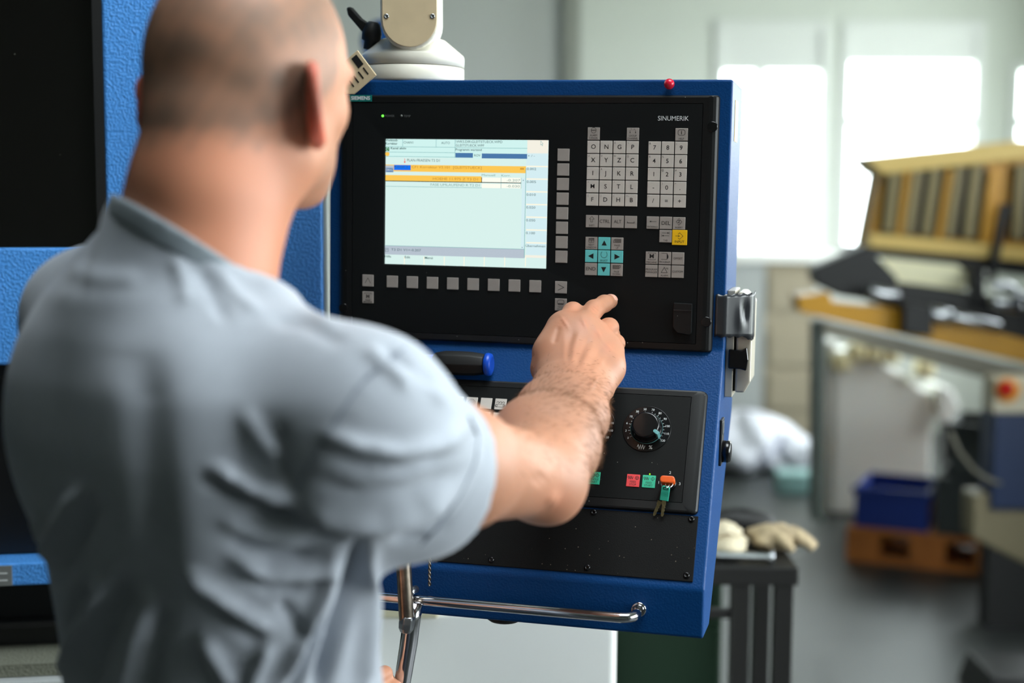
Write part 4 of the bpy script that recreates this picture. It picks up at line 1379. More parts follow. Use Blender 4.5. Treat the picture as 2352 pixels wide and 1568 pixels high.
# worktop by the window, boxes and sheeting below it
wb = bg('window_bench', 1790, 8.35, 'white bench top under the left window', 'bench')
x0, z1 = L(wb, 1640, 576)
x1, _ = L(wb, 1930, 576)
MB().box(x0, x1, 0, 0.7, z1 - 0.06, z1).build('bench_top', mat('white_laminate', (245, 246, 240), 0.35), wb, bevel=0.006)
MB().box(x0 + 0.05, L(wb, 1758, 700)[0], 0.03, 0.66, 0, z1 - 0.06).build('bench_side', mat('grey_panel', (168, 172, 170), 0.6), wb)
MB().box(L(wb, 1762, 700)[0], L(wb, 1876, 700)[0], 0.05, 0.66, 0, z1 - 0.06).build('bench_cupboard', mat('beige_panel', (158, 148, 126), 0.6), wb)
for i, (px, py) in enumerate(((1800, 670), (1800, 800), (1800, 900))):
    x0b, zz = L(wb, 1768, py)
    MB().box(x0b, L(wb, 1870, py)[0], 0.035, 0.049, zz - 0.10, zz + 0.11).build('cupboard_drawer', MATS['beige_panel'], wb, bevel=0.006)

sh = bg('plastic_sheet', 1790, 7.75, 'crumpled white plastic sheeting heaped on the floor below the bench', 'plastic sheet')
SHM = mat('white_plastic_film', (226, 228, 238), 0.35, bump=0.4, bscale=12, bdist=0.03)
blob('sheet_heap', SHM, sh, 0.27, 0.22, 0.17, 21, 0.36, (-0.16, 0.1, 0), 40)
blob('sheet_heap', SHM, sh, 0.17, 0.16, 0.11, 24, 0.36, (0.08, 0.06, 0), 40)
tc_ = bg('teal_box', 1850, 7.2, 'flat teal box on the floor in front of the plastic sheeting', 'box')
x0, z1 = L(tc_, 1790, 1085)
bx_ = MB().box(x0, L(tc_, 1898, 1036)[0], 0, 0.16, 0, max(0.05, z1)).build('box_body', mat('pale_teal', (150, 190, 188), 0.5), tc_, bevel=0.01)

# pallet with crates
ORW = mat('orange_wood', (176, 106, 44), 0.7, var=0.15, vscale=12)
pt = bg('wooden_pallet', 2150, 5.75, 'orange brown wooden pallet on the floor under the blue crate', 'pallet', rz=math.radians(-24))
PW, PL = 0.66, 0.60
for y in (-0.02, 0.24, 0.50):
    MB().box(-PW / 2, PW / 2, y, y + 0.10, 0, 0.022).build('bottom_board', ORW, pt, bevel=0.003)
    for x in (-PW / 2, -0.07, PW / 2 - 0.14):
        MB().box(x, x + 0.14, y, y + 0.10, 0.022, 0.10).build('block', ORW, pt, bevel=0.003)
for i in range(3):
    x = (-PW / 2, -0.07, PW / 2 - 0.14)[i]
    MB().box(x, x + 0.14, -0.02, 0.60, 0.10, 0.122).build('stringer_board', ORW, pt, bevel=0.003)
for i in range(5):
    y = -0.02 + i * 0.13
    MB().box(-PW / 2, PW / 2, y, y + 0.10, 0.122, 0.144).build('deck_board', ORW, pt, bevel=0.003)


def crate(name, m, loc, rz, w, dp_, h, label, cat='crate', group=None):
    o = empty(name, loc, rz)
    tag(o, label, cat, group)
    t = 0.008
    MB().box(-w / 2, w / 2, 0, dp_, 0, t).build('crate_floor', m, o)
    for s in (-1, 1):
        MB().box(min(s * w / 2, s * (w / 2 - t)), max(s * w / 2, s * (w / 2 - t)), 0, dp_, t, h).build('crate_side', m, o, bevel=0.002)
    MB().box(-w / 2 + t, w / 2 - t, 0, t, t, h).build('crate_side', m, o, bevel=0.002)
    MB().box(-w / 2 + t, w / 2 - t, dp_ - t, dp_, t, h).build('crate_side', m, o, bevel=0.002)
    MB().box(-w / 2 - 0.012, w / 2 + 0.012, -0.012, -0.0005, h - 0.03, h).build('crate_rim', m, o, bevel=0.003)
    return o


prz = ROOM_RZ + math.radians(-24)
pm = Matrix.Translation(pt.location) @ Matrix.Rotation(prz, 4, 'Z')
crate('storage_crate', mat('crate_blue', (22, 50, 130), 0.45), pm @ Vector((-0.155, 0.02, 0.1445)), prz, 0.30, 0.34, 0.17, 'blue plastic crate standing on the wooden pallet')
GRC = mat('crate_grey', (52, 58, 58), 0.5)
crate('storage_crate', GRC, pm @ Vector((0.185, 0.02, 0.1445)), prz, 0.32, 0.40, 0.24, 'dark grey crate on the pallet, lower one of its stack', group='dark grey crates stacked on the pallet')
crate('storage_crate', GRC, pm @ Vector((0.205, 0.06, 0.386)), prz, 0.28, 0.34, 0.22, 'dark grey crate on the pallet, topmost of its stack', group='dark grey crates stacked on the pallet')

# blue cabinet with the emergency stop, beige machine base
bc = bg('switch_cabinet', 2350, 4.9, 'dark blue switch cabinet at the right edge below the emergency stop', 'cabinet')
bbox(bc, 'cabinet_body', mat('navy_paint', (16, 40, 78), 0.45), 2286, 945, 2470, 1165, 0.14, 0.0, 0.006)
x0, z0 = L(bc, 2286, 1165)
MB().box(x0 + 0.0, x0 + 0.25, 0.03, 0.13, 0.0, z0 - 0.05).build('cabinet_foot', DARK, bc)
bbox(bc, 'switch_box', mat('beige_box', (205, 196, 172), 0.5), 2284, 862, 2400, 944, 0.12, 0.02, 0.008)
x, z = L(bc, 2318, 892)
es = MB().lathe([(0.044, 0), (0.044, 0.006), (0.040, 0.010)], (x, 0.019, z), (0, -1, 0), 28).build('stop_plate', mat('stop_yellow', (240, 165, 30), 0.4), bc)
MB().lathe([(0.018, 0), (0.018, 0.012), (0.028, 0.016), (0.028, 0.030), (0.022, 0.038)], (x - 0.008, 0.010, z + 0.008), (-0.3, -1, 0), 24).build('stop_button', mat('stop_red', (190, 30, 20), 0.3), bc)
bpoly(bc, 'base_block', mat('beige_base', (128, 118, 92), 0.6), [(2236, 1130), (2236, 1230), (2440, 1330), (2440, 1166), (2286, 1166), (2286, 1130)], 0.13, 0.02, 0.01)
MB().box(0.55, 1.75, -0.75, 0.12, 0.0, 1.55).build('unseen_shade_block', MATS['navy_paint'], bc, bevel=0.01)  # unseen block added to keep window light off the floor by the pallet
q = [L(bc, px, py) for px, py in ((2180, 985), (2200, 1030), (2235, 1072), (2275, 1098), (2300, 1104))]
MB().tube([(x, -0.02 if i < 3 else 0.0, z) for i, (x, z) in enumerate(q)], 0.007, 8).build('cable', GREYM, bc)
db = bg('dark_block', 2330, 4.15, 'dark block at the lower right corner of the floor', 'block')
x0, z1 = L(db, 2262, 1548)
MB().prism([(x0, 0, 0), (x0 + 0.4, 0, 0), (x0 + 0.4, 0, max(z1, 0.05) - 0.02), (x0 + 0.03, 0, max(z1, 0.05))], (0, 0.25, 0)).build('block_body', DARK, db, bevel=0.006)
# tall blue disc shape behind the clamp lever
hz = bg('blue_drum', 862, 3.4, 'blue round housing glimpsed behind the ivory arm', 'housing')
x, z = L(hz, 872, 95)
MB().lathe([(0.045, 0), (0.05, 0.01), (0.05, 0.15), (0.045, 0.16)], (x, 0.0, z), (0, 1, 0), 32).build('drum', BLUE, hz)
MB().box(x - 0.02, x + 0.02, 0.05, 0.10, 0, z - 0.04).build('drum_post', DARK, hz)

# ================================================================== the person
# Sculpted as distance fields in camera-aligned metres (x right, y up, z away), then meshed with surface nets.
def P(px, py, d):
    return np.array([(px - CX) / FPX * d, -(py - CY) / FPX * d, d], dtype=np.float64)


V_U = np.array([0, math.cos(PITCH), -math.sin(PITCH)])     # world up
V_H = np.array([0, math.sin(PITCH), math.cos(PITCH)])      # level, away
V_X = np.array([1.0, 0, 0])


def facing(deg):
    t = math.radians(deg)
    return math.cos(t) * V_X - math.sin(t) * V_H, math.sin(t) * V_X + math.cos(t) * V_H, V_U   # right, forward, up


class Field:
    def __init__(s, lo, hi, h):
        s.h = h
        s.lo = np.array(lo, float)
        n = np.ceil((np.array(hi) - s.lo) / h).astype(int) + 1
        s.ax = [(s.lo[i] + h * np.arange(n[i])).astype(np.float32) for i in range(3)]
        s.phi = np.full(n, 0.2, np.float32)

    def region(s, lo, hi):
        sl = []
        for i in range(3):
            a = int(np.clip(np.floor((lo[i] - s.lo[i]) / s.h), 0, len(s.ax[i])))
            b = int(np.clip(np.ceil((hi[i] - s.lo[i]) / s.h) + 1, 0, len(s.ax[i])))
            sl.append(slice(a, b))
        if any(q.stop - q.start < 1 for q in sl):
            return None, None
        X = s.ax[0][sl[0]][:, None, None]
        Y = s.ax[1][sl[1]][None, :, None]
        Z = s.ax[2][sl[2]][None, None, :]
        return tuple(sl), (X, Y, Z)

    def put(s, fn, lo, hi, k=0.01, sub=False):
        m = max(k * 1.5, 0.012)
        sl, g = s.region(np.array(lo) - m, np.array(hi) + m)
        if sl is None:
            return s
        d = fn(*g).astype(np.float32)
        a = s.phi[sl]
        if sub:
            d = -d
            h = np.clip(0.5 + 0.5 * (d - a) / k, 0, 1)
            s.phi[sl] = a * (1 - h) + d * h + k * h * (1 - h)
        else:
            h = np.clip(0.5 + 0.5 * (d - a) / k, 0, 1)
            s.phi[sl] = d * (1 - h) + a * h - k * h * (1 - h)
        return s

    def cone(s, a, b, ra, rb, k=0.01, sub=False):
        a, b = np.array(a, float), np.array(b, float)
        ba = b - a
        L2 = float(ba @ ba) + 1e-12

        def fn(X, Y, Z):
            x, y, z = X - a[0], Y - a[1], Z - a[2]
            t = np.clip((x * ba[0] + y * ba[1] + z * ba[2]) / L2, 0, 1)
            return np.sqrt((x - t * ba[0]) ** 2 + (y - t * ba[1]) ** 2 + (z - t * ba[2]) ** 2) - (ra + (rb - ra) * t)
        r = max(ra, rb)
        return s.put(fn, np.minimum(a, b) - r, np.maximum(a, b) + r, k, sub)

    def chain(s, pts, rs, k=0.01):
        for i in range(len(pts) - 1):
            s.cone(pts[i], pts[i + 1], rs[i], rs[i + 1], k)
        return s

    def ell(s, c, semi, fr, k=0.01, sub=False):
        c = np.array(c, float)
        r, f, u = [np.array(v, float) for v in fr]

        def fn(X, Y, Z):
            x, y, z = X - c[0], Y - c[1], Z - c[2]
            p = (x * r[0] + y * r[1] + z * r[2]) / semi[0]
            q = (x * f[0] + y * f[1] + z * f[2]) / semi[1]
            w = (x * u[0] + y * u[1] + z * u[2]) / semi[2]
            k0 = np.sqrt(p * p + q * q + w * w) + 1e-9
            k1 = np.sqrt((p / semi[0]) ** 2 + (q / semi[1]) ** 2 + (w / semi[2]) ** 2) + 1e-9
            return k0 * (k0 - 1) / k1
        m = max(semi)
        return s.put(fn, c - m, c + m, k, sub)

    def loft(s, o, fr, rows, k=0.01):
        """rows: (height, right, forward, semi right, semi forward), heights falling"""
        o = np.array(o)
        r, f, u = fr
        R_ = np.array(sorted(rows))

        def fn(X, Y, Z):
            x, y, z = X - o[0], Y - o[1], Z - o[2]
            p = x * r[0] + y * r[1] + z * r[2]
            q = x * f[0] + y * f[1] + z * f[2]
            w = x * u[0] + y * u[1] + z * u[2]
            wc = np.clip(w, R_[0, 0], R_[-1, 0])
            cr, cf, a, b = [np.interp(wc, R_[:, 0], R_[:, i]) for i in (1, 2, 3, 4)]
            e = np.sqrt(((p - cr) / a) ** 2 + ((q - cf) / b) ** 2)
            d = (e - 1) * np.minimum(a, b)
            return np.maximum(d, np.abs(w - wc) + np.maximum(d, -0.02))
        return s.put(fn, s.lo, s.lo + s.h * np.array(s.phi.shape), k)

    def cut(s, p0, n):
        """remove everything on the far side of a plane"""
        n = np.array(n) / np.linalg.norm(n)
        X, Y, Z = s.ax[0][:, None, None], s.ax[1][None, :, None], s.ax[2][None, None, :]
        s.phi = np.maximum(s.phi, ((X - p0[0]) * n[0] + (Y - p0[1]) * n[1] + (Z - p0[2]) * n[2]).astype(np.float32))
        return s

    def mesh(s):
        phi = s.phi
        sg = phi < 0
        n = np.array(phi.shape)
        c = np.zeros(n - 1, np.int8)
        offs = [(i, j, k) for i in (0, 1) for j in (0, 1) for k in (0, 1)]
        for i, j, k in offs:
            c += sg[i:n[0] - 1 + i, j:n[1] - 1 + j, k:n[2] - 1 + k]
        act = np.argwhere((c > 0) & (c < 8))
        idx = np.full(n - 1, -1, np.int64)
        idx[act[:, 0], act[:, 1], act[:, 2]] = np.arange(len(act))
        val = np.stack([phi[act[:, 0] + i, act[:, 1] + j, act[:, 2] + k] for i, j, k in offs], 1)
        pos = np.zeros((len(act), 3))
        cnt = np.zeros(len(act))
        O = np.array(offs, float)
        for a in range(8):
            for b in range(a + 1, 8):
                if np.abs(O[a] - O[b]).sum() != 1:
                    continue
                va, vb = val[:, a], val[:, b]
                m = (va < 0) != (vb < 0)
                t = np.where(m, va / np.where(m, va - vb, 1), 0)
                pos += np.where(m[:, None], O[a] + t[:, None] * (O[b] - O[a]), 0)
                cnt += m
        V = s.lo + s.h * (act + pos / cnt[:, None])
        F = []
        for ax in range(3):
            o1, o2 = [(1, 2), (2, 0), (0, 1)][ax]
            d = [0, 0, 0]
            d[ax] = 1
            a = sg[tuple(slice(0, n[i] - d[i]) for i in range(3))]
            b = sg[tuple(slice(d[i], n[i]) for i in range(3))]
            e = np.argwhere(a != b)
            e = e[(e[:, o1] > 0) & (e[:, o2] > 0) & (e[:, o1] < n[o1] - 1) & (e[:, o2] < n[o2] - 1)]
            flip = a[e[:, 0], e[:, 1], e[:, 2]]
            q = []
            for s1, s2 in ((1, 1), (0, 1), (0, 0), (1, 0)):
                g = e.copy()
                g[:, o1] -= s1
                g[:, o2] -= s2
                q.append(idx[g[:, 0], g[:, 1], g[:, 2]])
            q = np.stack(q, 1)
            q[~flip] = q[~flip][:, ::-1]
            F.append(q)
        F = np.concatenate(F)
        return largest(V, F[(F >= 0).all(1)])


def largest(V, F):
    """keep the biggest connected piece"""
    lab = np.arange(len(V))
    while True:
        m = lab[F].min(1)
        new = lab.copy()
        for i in range(4):
            np.minimum.at(new, F[:, i], m)
        new = new[new]
        if (new == lab).all():
            break
        lab = new
    ids, cnt = np.unique(lab, return_counts=True)
    keep = lab == ids[cnt.argmax()]
    mp_ = np.cumsum(keep) - 1
    Fk = F[keep[F[:, 0]]]
    return V[keep], mp_[Fk]


def normals(V, F):
    a = V[F[:, 2]] - V[F[:, 0]]
    b = V[F[:, 3]] - V[F[:, 1]]
    fn = np.cross(a, b)
    N = np.zeros_like(V)
    for i in range(4):
        np.add.at(N, F[:, i], fn)
    return N / (np.linalg.norm(N, axis=1, keepdims=True) + 1e-12)


def smooth(V, F, it=2, lam=0.5):
    E = np.concatenate([F[:, [0, 1]], F[:, [1, 2]], F[:, [2, 3]], F[:, [3, 0]]])
    for _ in range(it):
        S = np.zeros_like(V)
        C = np.zeros(len(V))
        np.add.at(S, E[:, 0], V[E[:, 1]])
        np.add.at(C, E[:, 0], 1)
        V = V + lam * (S / np.maximum(C, 1)[:, None] - V)
    return V


def pix(V):
    return np.stack([CX + FPX * V[:, 0] / V[:, 2], CY - FPX * V[:, 1] / V[:, 2]], 1)


def stroke_w(uv, line, w, taper=True):
    """gaussian brush weight around a polyline"""
    line = np.array(line, float)
    best = np.full(len(uv), 1e9)
    tt = np.zeros(len(uv))
    seg = np.linalg.norm(np.diff(line, axis=0), axis=1)
    tot = seg.sum()
    acc = 0
    for i in range(len(line) - 1):
        a, b = line[i], line[i + 1]
        ba = b - a
        t = np.clip(((uv - a) @ ba) / (ba @ ba), 0, 1)
        d = np.linalg.norm(uv - a - t[:, None] * ba, axis=1)
        m = d < best
        best[m] = d[m]
        tt[m] = (acc + t[m] * seg[i]) / tot
        acc += seg[i]
    g = np.exp(-(best / w) ** 2)
    if taper:
        g *= np.clip(np.minimum(tt, 1 - tt) * 5 + 0.15, 0, 1)
    return g


def sculpt(V, F, strokes, nref=None):
    """push the surface in or out along brush strokes laid on its near side"""
    N = normals(V, F) if nref is None else nref
    view = V / np.linalg.norm(V, axis=1, keepdims=True)
    near = np.clip(-(N * view).sum(1) * 3, 0, 1)
    uv = pix(V)
    D = np.zeros(len(V))
    for line, w, h in strokes:
        D += h * stroke_w(uv, line, w)
    return V + N * (D * near)[:, None]


FEET = np.array([0, 0, 0])
TORSO = P(452, 700, 1.20)
w_t = CAM_W + TORSO[0] * RW + TORSO[1] * UW + TORSO[2] * FW
PERSON = empty('person', (w_t[0], w_t[1], 0.0))
tag(PERSON, 'man with shaved head in a grey T-shirt pointing at the console with his right hand', 'person')


def cam_to_person(V):
    return CAM_W + V[:, [0]] * RW + V[:, [1]] * UW + V[:, [2]] * FW - np.array([w_t[0], w_t[1], 0.0])


def org_mesh(name, V, F, m, parent, col=None):
    W = cam_to_person(V)
    me = bpy.data.meshes.new(name)
    me.vertices.add(len(W))
    me.vertices.foreach_set('co', W.astype(np.float32).ravel())
    me.loops.add(F.size)
    me.loops.foreach_set('vertex_index', F.astype(np.int32).ravel())
    me.polygons.add(len(F))
    me.polygons.foreach_set('loop_start', np.arange(0, F.size, 4, dtype=np.int32))
    me.polygons.foreach_set('loop_total', np.full(len(F), 4, np.int32))
    me.polygons.foreach_set('use_smooth', np.ones(len(F), bool))
    me.update(calc_edges=True)
    if col is not None:
        a = me.color_attributes.new('tone', 'FLOAT_COLOR', 'POINT')
        c = np.concatenate([col, np.ones((len(col), 1))], 1).astype(np.float32)
        a.data.foreach_set('color', c.ravel())
    return link(name, me, m, parent)


def noise3(V, s, seed=0):
    rs = np.random.RandomState(seed)
    o = np.zeros(len(V))
    for i in range(7):
        k = rs.normal(size=3) * s
        o += np.sin(V @ k + rs.uniform(0, 6.28))
    return o / 7


SKIN = mat('skin', (205, 150, 120), 0.5, sss=0.12, spec=0.4, bump=0.15, bscale=700, bdist=0.0004)
nt = SKIN.node_tree
at_ = nt.nodes.new('ShaderNodeAttribute')
at_.attribute_name = 'tone'
nt.links.new(at_.outputs['Color'], nt.nodes['Principled BSDF'].inputs['Base Color'])
CLOTH = mat('grey_jersey', (164, 170, 180), 0.9, bump=0.25, bscale=900, bdist=0.0005, sheen=0.2, var=0.03, vscale=60)
NAIL = mat('fingernail', (232, 176, 158), 0.3, sss=0.1)
C_SK = np.array(lin((200, 142, 112)))
C_RED = np.array(lin((214, 92, 70)))
C_HAIR = np.array(lin((112, 96, 84)))
C_WARM = np.array(lin((204, 128, 98)))

# ---------------------------------------------------------------- head and neck
HR, HF, HU = facing(30)
HC = P(575, 145, 1.215)


def hp_(r, f, u):
    return HC + HR * r + HF * f + HU * u


hd_ = Field(P(250, 780, 1.05) - 0.03 + np.array([0, 0, -0.06]), P(860, -260, 1.36) + np.array([0.05, 0.05, 0.05]), 0.0026)
hd_.ell(hp_(0, 0, 0), (0.0740, 0.0955, 0.100), (HR, HF, HU), 0.01)
hd_.ell(hp_(0, -0.026, -0.012), (0.0690, 0.068, 0.078), (HR, HF, HU), 0.02)           # occiput
hd_.ell(hp_(0, 0.028, -0.048), (0.053, 0.056, 0.066), (HR, HF, HU), 0.02)            # face
hd_.ell(hp_(0, 0.040, -0.090), (0.043, 0.042, 0.033), (HR, HF, HU), 0.025)           # jaw
hd_.ell(hp_(0, 0.070, -0.106), (0.020, 0.016, 0.016), (HR, HF, HU), 0.02)            # chin
for s in (-1, 1):
    hd_.ell(hp_(s * 0.038, 0.050, -0.042), (0.017, 0.020, 0.015), (HR, HF, HU), 0.02)    # cheekbone
    hd_.ell(hp_(s * 0.048, 0.004, -0.076), (0.018, 0.030, 0.028), (HR, HF, HU), 0.02)    # jaw angle
    hd_.ell(hp_(s * 0.033, 0.094, -0.022), (0.017, 0.016, 0.011), (HR, HF, HU), 0.012, True)   # eye sockets
    hd_.ell(hp_(s * 0.032, 0.074, -0.024), (0.012, 0.012, 0.0115), (HR, HF, HU), 0.003)        # eyes
    hd_.cone(hp_(s * 0.014, 0.088, -0.008), hp_(s * 0.046, 0.076, -0.006), 0.006, 0.006, 0.012)   # brow
hd_.cone(hp_(0, 0.091, -0.020), hp_(0, 0.110, -0.056), 0.007, 0.011, 0.012)          # nose
for s in (-1, 1):
    hd_.ell(hp_(s * 0.011, 0.098, -0.060), (0.007, 0.009, 0.007), (HR, HF, HU), 0.006)
hd_.cone(hp_(-0.020, 0.080, -0.084), hp_(0.020, 0.080, -0.084), 0.006, 0.006, 0.008)  # lips
hd_.cone(hp_(-0.016, 0.079, -0.093), hp_(0.016, 0.079, -0.093), 0.006, 0.006, 0.008)
# neck
hd_.chain([P(505, 330, 1.195), P(478, 470, 1.185), P(448, 640, 1.18), P(440, 790, 1.19)], [0.058, 0.0575, 0.060, 0.070], 0.03)
hd_.chain([P(450, 300, 1.16), P(438, 430, 1.165), P(415, 560, 1.19)], [0.034, 0.036, 0.045], 0.03)      # nape
hd_.chain([P(640, 360, 1.20), P(552, 520, 1.20), P(505, 660, 1.22)], [0.021, 0.020, 0.022], 0.03)       # neck muscle
# ears
for s in (-1, 1):
    er = HR * s
    ec = hp_(s * 0.0755, -0.012, -0.038)
    out = 0.68
    fe = HF * -math.cos(out) + er * math.sin(out)       # towards the rim
    ne = er * math.cos(out) + HF * math.sin(out)        # away from the skull
    ue = HU * 0.985 + HF * -0.17
    hd_.ell(ec + fe * 0.012, (0.0052, 0.0190, 0.0325), (ne, fe, ue), 0.005)
    rim = []
    for t in np.linspace(-0.5, 3.9, 16):
        rim.append(ec + fe * (0.013 + 0.0185 * math.sin(t) * 1.0) + ue * (0.0005 + 0.030 * math.cos(t)) + ne * 0.0025)
    hd_.chain(rim, [0.0042] * len(rim), 0.003)
    hd_.ell(ec + fe * 0.010 + ne * 0.008 + ue * 0.003, (0.0060, 0.0110, 0.0200), (ne, fe, ue), 0.004, True)   # bowl of the ear
    hd_.ell(ec + fe * 0.006 - ue * 0.029, (0.0055, 0.0080, 0.0095), (ne, fe, ue), 0.006)
HV, HFc = hd_.mesh()
HV = smooth(HV, HFc, 2, 0.5)
rel = HV - HC
q_r, q_f, q_u = rel @ HR, rel @ HF, rel @ HU
n1 = noise3(HV, 60, 1)
n2 = noise3(HV, 170, 2)
line_h = np.where(q_f < 0.0, -0.066 + 0.15 * np.maximum(-q_f - 0.02, 0) * 0 + 0.35 * np.maximum(q_f + 0.06, 0), np.where(q_f < 0.03, -0.045 + 1.2 * np.maximum(q_f, 0), 0.01 + 1.4 * (q_f - 0.03)))
mh = np.clip((q_u - line_h) / 0.022 + 0.5 + 0.5 * n2, 0, 1) * np.clip((0.082 - q_f) / 0.03, 0, 1)
mh *= np.clip(0.62 + 0.30 * n1 + 0.18 * n2, 0.15, 0.92)
hcol = C_SK[None] * (1 + 0.05 * n1[:, None])
wn = np.clip((-0.03 - q_u) / 0.05, 0, 1) * np.clip((0.02 - q_f) / 0.06, 0, 1) * 0.5
hcol = hcol * (1 - wn[:, None]) + C_WARM[None] * wn[:, None]
hcol = hcol * (1 - mh[:, None]) + C_HAIR[None] * mh[:, None]
ear = np.zeros(len(HV))
for s in (-1, 1):
    ec = hp_(s * 0.092, -0.020, -0.038)
    dd = rel - (ec - HC)
    ear = np.maximum(ear, np.exp(-((dd @ HR) / 0.011) ** 4 - ((dd @ HF) / 0.024) ** 4 - ((dd @ HU) / 0.042) ** 4))
ear *= (np.abs(q_r) > 0.0765)
hcol = hcol * (1 - ear[:, None] * 0.9) + C_RED[None] * ear[:, None] * 0.9  # glow of light through the ears, painted red into the skin colour
st_ = np.clip(1 - np.abs(q_u + 0.10) / 0.05, 0, 1) * np.clip((q_f - 0.0) / 0.03, 0, 1) * 0.30     # shaved chin
hcol = hcol * (1 - st_[:, None]) + C_HAIR[None] * st_[:, None]

# ---------------------------------------------------------------- right arm and hand
S_J, M_J, E_J = P(832, 975, 1.10), P(1040, 1072, 1.215), P(1232, 1092, 1.375)
arm = Field((P(960, 0, 1.15)[0] - 0.01, P(0, 1300, 1.4)[1] - 0.03, 1.0), (P(1450, 0, 1.72)[0] + 0.01, P(0, 640, 1.75)[1] + 0.01, 1.775), 0.0019)
arm.cone(S_J, M_J, 0.056, 0.0500, 0.02)
arm.cone(M_J, E_J, 0.0485, 0.0395, 0.03)
arm.ell(P(1274, 1140, 1.365), (0.018, 0.018, 0.020), (V_X, V_H, V_U), 0.03)             # point of the elbow
FA = [E_J, P(1262, 1022, 1.44), P(1292, 950, 1.52), P(1308, 898, 1.590), P(1314, 872, 1.612)]
arm.chain([P(1222, 1070, 1.385), P(1232, 1010, 1.44), P(1266, 946, 1.525), P(1282, 900, 1.585), P(1292, 872, 1.612)], [0.038, 0.0395, 0.0320, 0.0245, 0.0235], 0.03)
arm.chain([P(1258, 1096, 1.385), P(1282, 1026, 1.445), P(1318, 955, 1.525), P(1334, 905, 1.590), P(1338, 876, 1.612)], [0.031, 0.0355, 0.0310, 0.0250, 0.0235], 0.03)
W_J = P(1316, 872, 1.610)
# back of the hand: metacarpals
MC = {'i': P(1297, 744, 1.662), 'm': P(1341, 746, 1.660), 'r': P(1374, 770, 1.662), 'p': P(1397, 800, 1.664)}
WR = {'i': P(1288, 858, 1.615), 'm': P(1312, 856, 1.610), 'r': P(1336, 862, 1.612), 'p': P(1362, 872, 1.618)}
for kf, rr in (('i', 0.0150), ('m', 0.0150), ('r', 0.0140), ('p', 0.0135)):
    arm.cone(WR[kf], MC[kf], 0.0180, rr, 0.016)
arm.chain([P(1376, 890, 1.622), P(1394, 845, 1.640), P(1402, 812, 1.662)], [0.0165, 0.0180, 0.0140], 0.016)     # little-finger edge
arm.chain([P(1268, 866, 1.620), P(1266, 810, 1.645), P(1284, 758, 1.668)], [0.0170, 0.0185, 0.0150], 0.016)      # thumb web
arm.ell(P(1330, 815, 1.658), (0.042, 0.024, 0.042), (V_X, V_H, V_U), 0.015)                                      # palm
# thumb
arm.chain([P(1266, 876, 1.620), P(1248, 848, 1.640), P(1256, 812, 1.690), P(1276, 790, 1.715)], [0.0150, 0.0130, 0.0118, 0.0090], 0.008)
# fingers
arm.chain([MC['i'], P(1316, 717, 1.690), P(1322, 735, 1.716), P(1318, 764, 1.716)], [0.0135, 0.0118, 0.0100, 0.0088], 0.005)
tipm = P(1402, 692, 1.741)
arm.chain([MC['m'], P(1364, 711, 1.697), P(1388, 697, 1.722), tipm], [0.0132, 0.0112, 0.0099, 0.0090], 0.005)
arm.chain([MC['r'], P(1399, 752, 1.692), P(1404, 769, 1.716), P(1396, 792, 1.716)], [0.0128, 0.0110, 0.0097, 0.0086], 0.005)
arm.chain([MC['p'], P(1415, 788, 1.688), P(1416, 806, 1.708), P(1407, 824, 1.704)], [0.0118, 0.0100, 0.0088, 0.0078], 0.005)
AV, AF = arm.mesh()
AV = smooth(AV, AF, 2, 0.4)
AV = sculpt(AV, AF, [
    # knuckles
    ([(1294, 742), (1300, 738)], 15, 0.0009), ([(1338, 744), (1346, 740)], 15, 0.0010), ([(1371, 768), (1378, 764)], 14, 0.0008), ([(1395, 800), (1400, 795)], 12, 0.0007),
    # tendons and the hollows between them
    ([(1334, 758), (1318, 800), (1311, 840)], 7, 0.0009), ([(1367, 782), (1350, 815), (1335, 845)], 7, 0.0008), ([(1392, 812), (1376, 840), (1358, 862)], 7, 0.0006), ([(1296, 760), (1296, 810), (1300, 845)], 6, 0.0005),
    ([(1318, 755), (1308, 790), (1303, 830)], 6, -0.0008), ([(1355, 768), (1338, 805), (1326, 840)], 6, -0.0008), ([(1383, 796), (1364, 825), (1350, 850)], 6, -0.0006), ([(1284, 748), (1272, 790)], 6, -0.0012),
    # creases of the pointing finger
    ([(1352, 706), (1368, 722)], 1.6, -0.0008), ([(1356, 701), (1372, 717)], 1.6, -0.0008), ([(1360, 698), (1376, 712)], 1.6, -0.0006), ([(1380, 690), (1396, 704)], 1.5, -0.0006), ([(1384, 687), (1399, 701)], 1.5, -0.0006),
    # wrist
    ([(1356, 878), (1368, 884)], 14, 0.0022),
    # forearm muscle and elbow
    ([(1200, 985), (1240, 1030), (1270, 1075)], 24, -0.0020), ([(1258, 1140), (1280, 1155)], 18, 0.0022), ([(1225, 1110), (1250, 1088)], 18, -0.0014)])
uvA = pix(AV)
n1 = noise3(AV, 90, 5)
n2 = noise3(AV, 400, 6)
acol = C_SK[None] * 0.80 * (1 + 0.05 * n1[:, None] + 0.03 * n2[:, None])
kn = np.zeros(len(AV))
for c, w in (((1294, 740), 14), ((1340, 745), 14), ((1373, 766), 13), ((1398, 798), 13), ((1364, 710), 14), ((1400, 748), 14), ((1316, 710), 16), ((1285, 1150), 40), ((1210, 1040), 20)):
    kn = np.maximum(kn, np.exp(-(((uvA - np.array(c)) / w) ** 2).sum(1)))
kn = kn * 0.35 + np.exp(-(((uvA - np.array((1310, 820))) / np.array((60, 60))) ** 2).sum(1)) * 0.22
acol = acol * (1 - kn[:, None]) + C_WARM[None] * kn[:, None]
hz_ = np.exp(-(((uvA - np.array((1290, 905))) / np.array((70, 70))) ** 2).sum(1)) * 0.30 + np.clip((uvA[:, 0] - 1320) / 50, 0, 1) * np.clip((uvA[:, 1] - 920) / 60, 0, 1) * 0.25
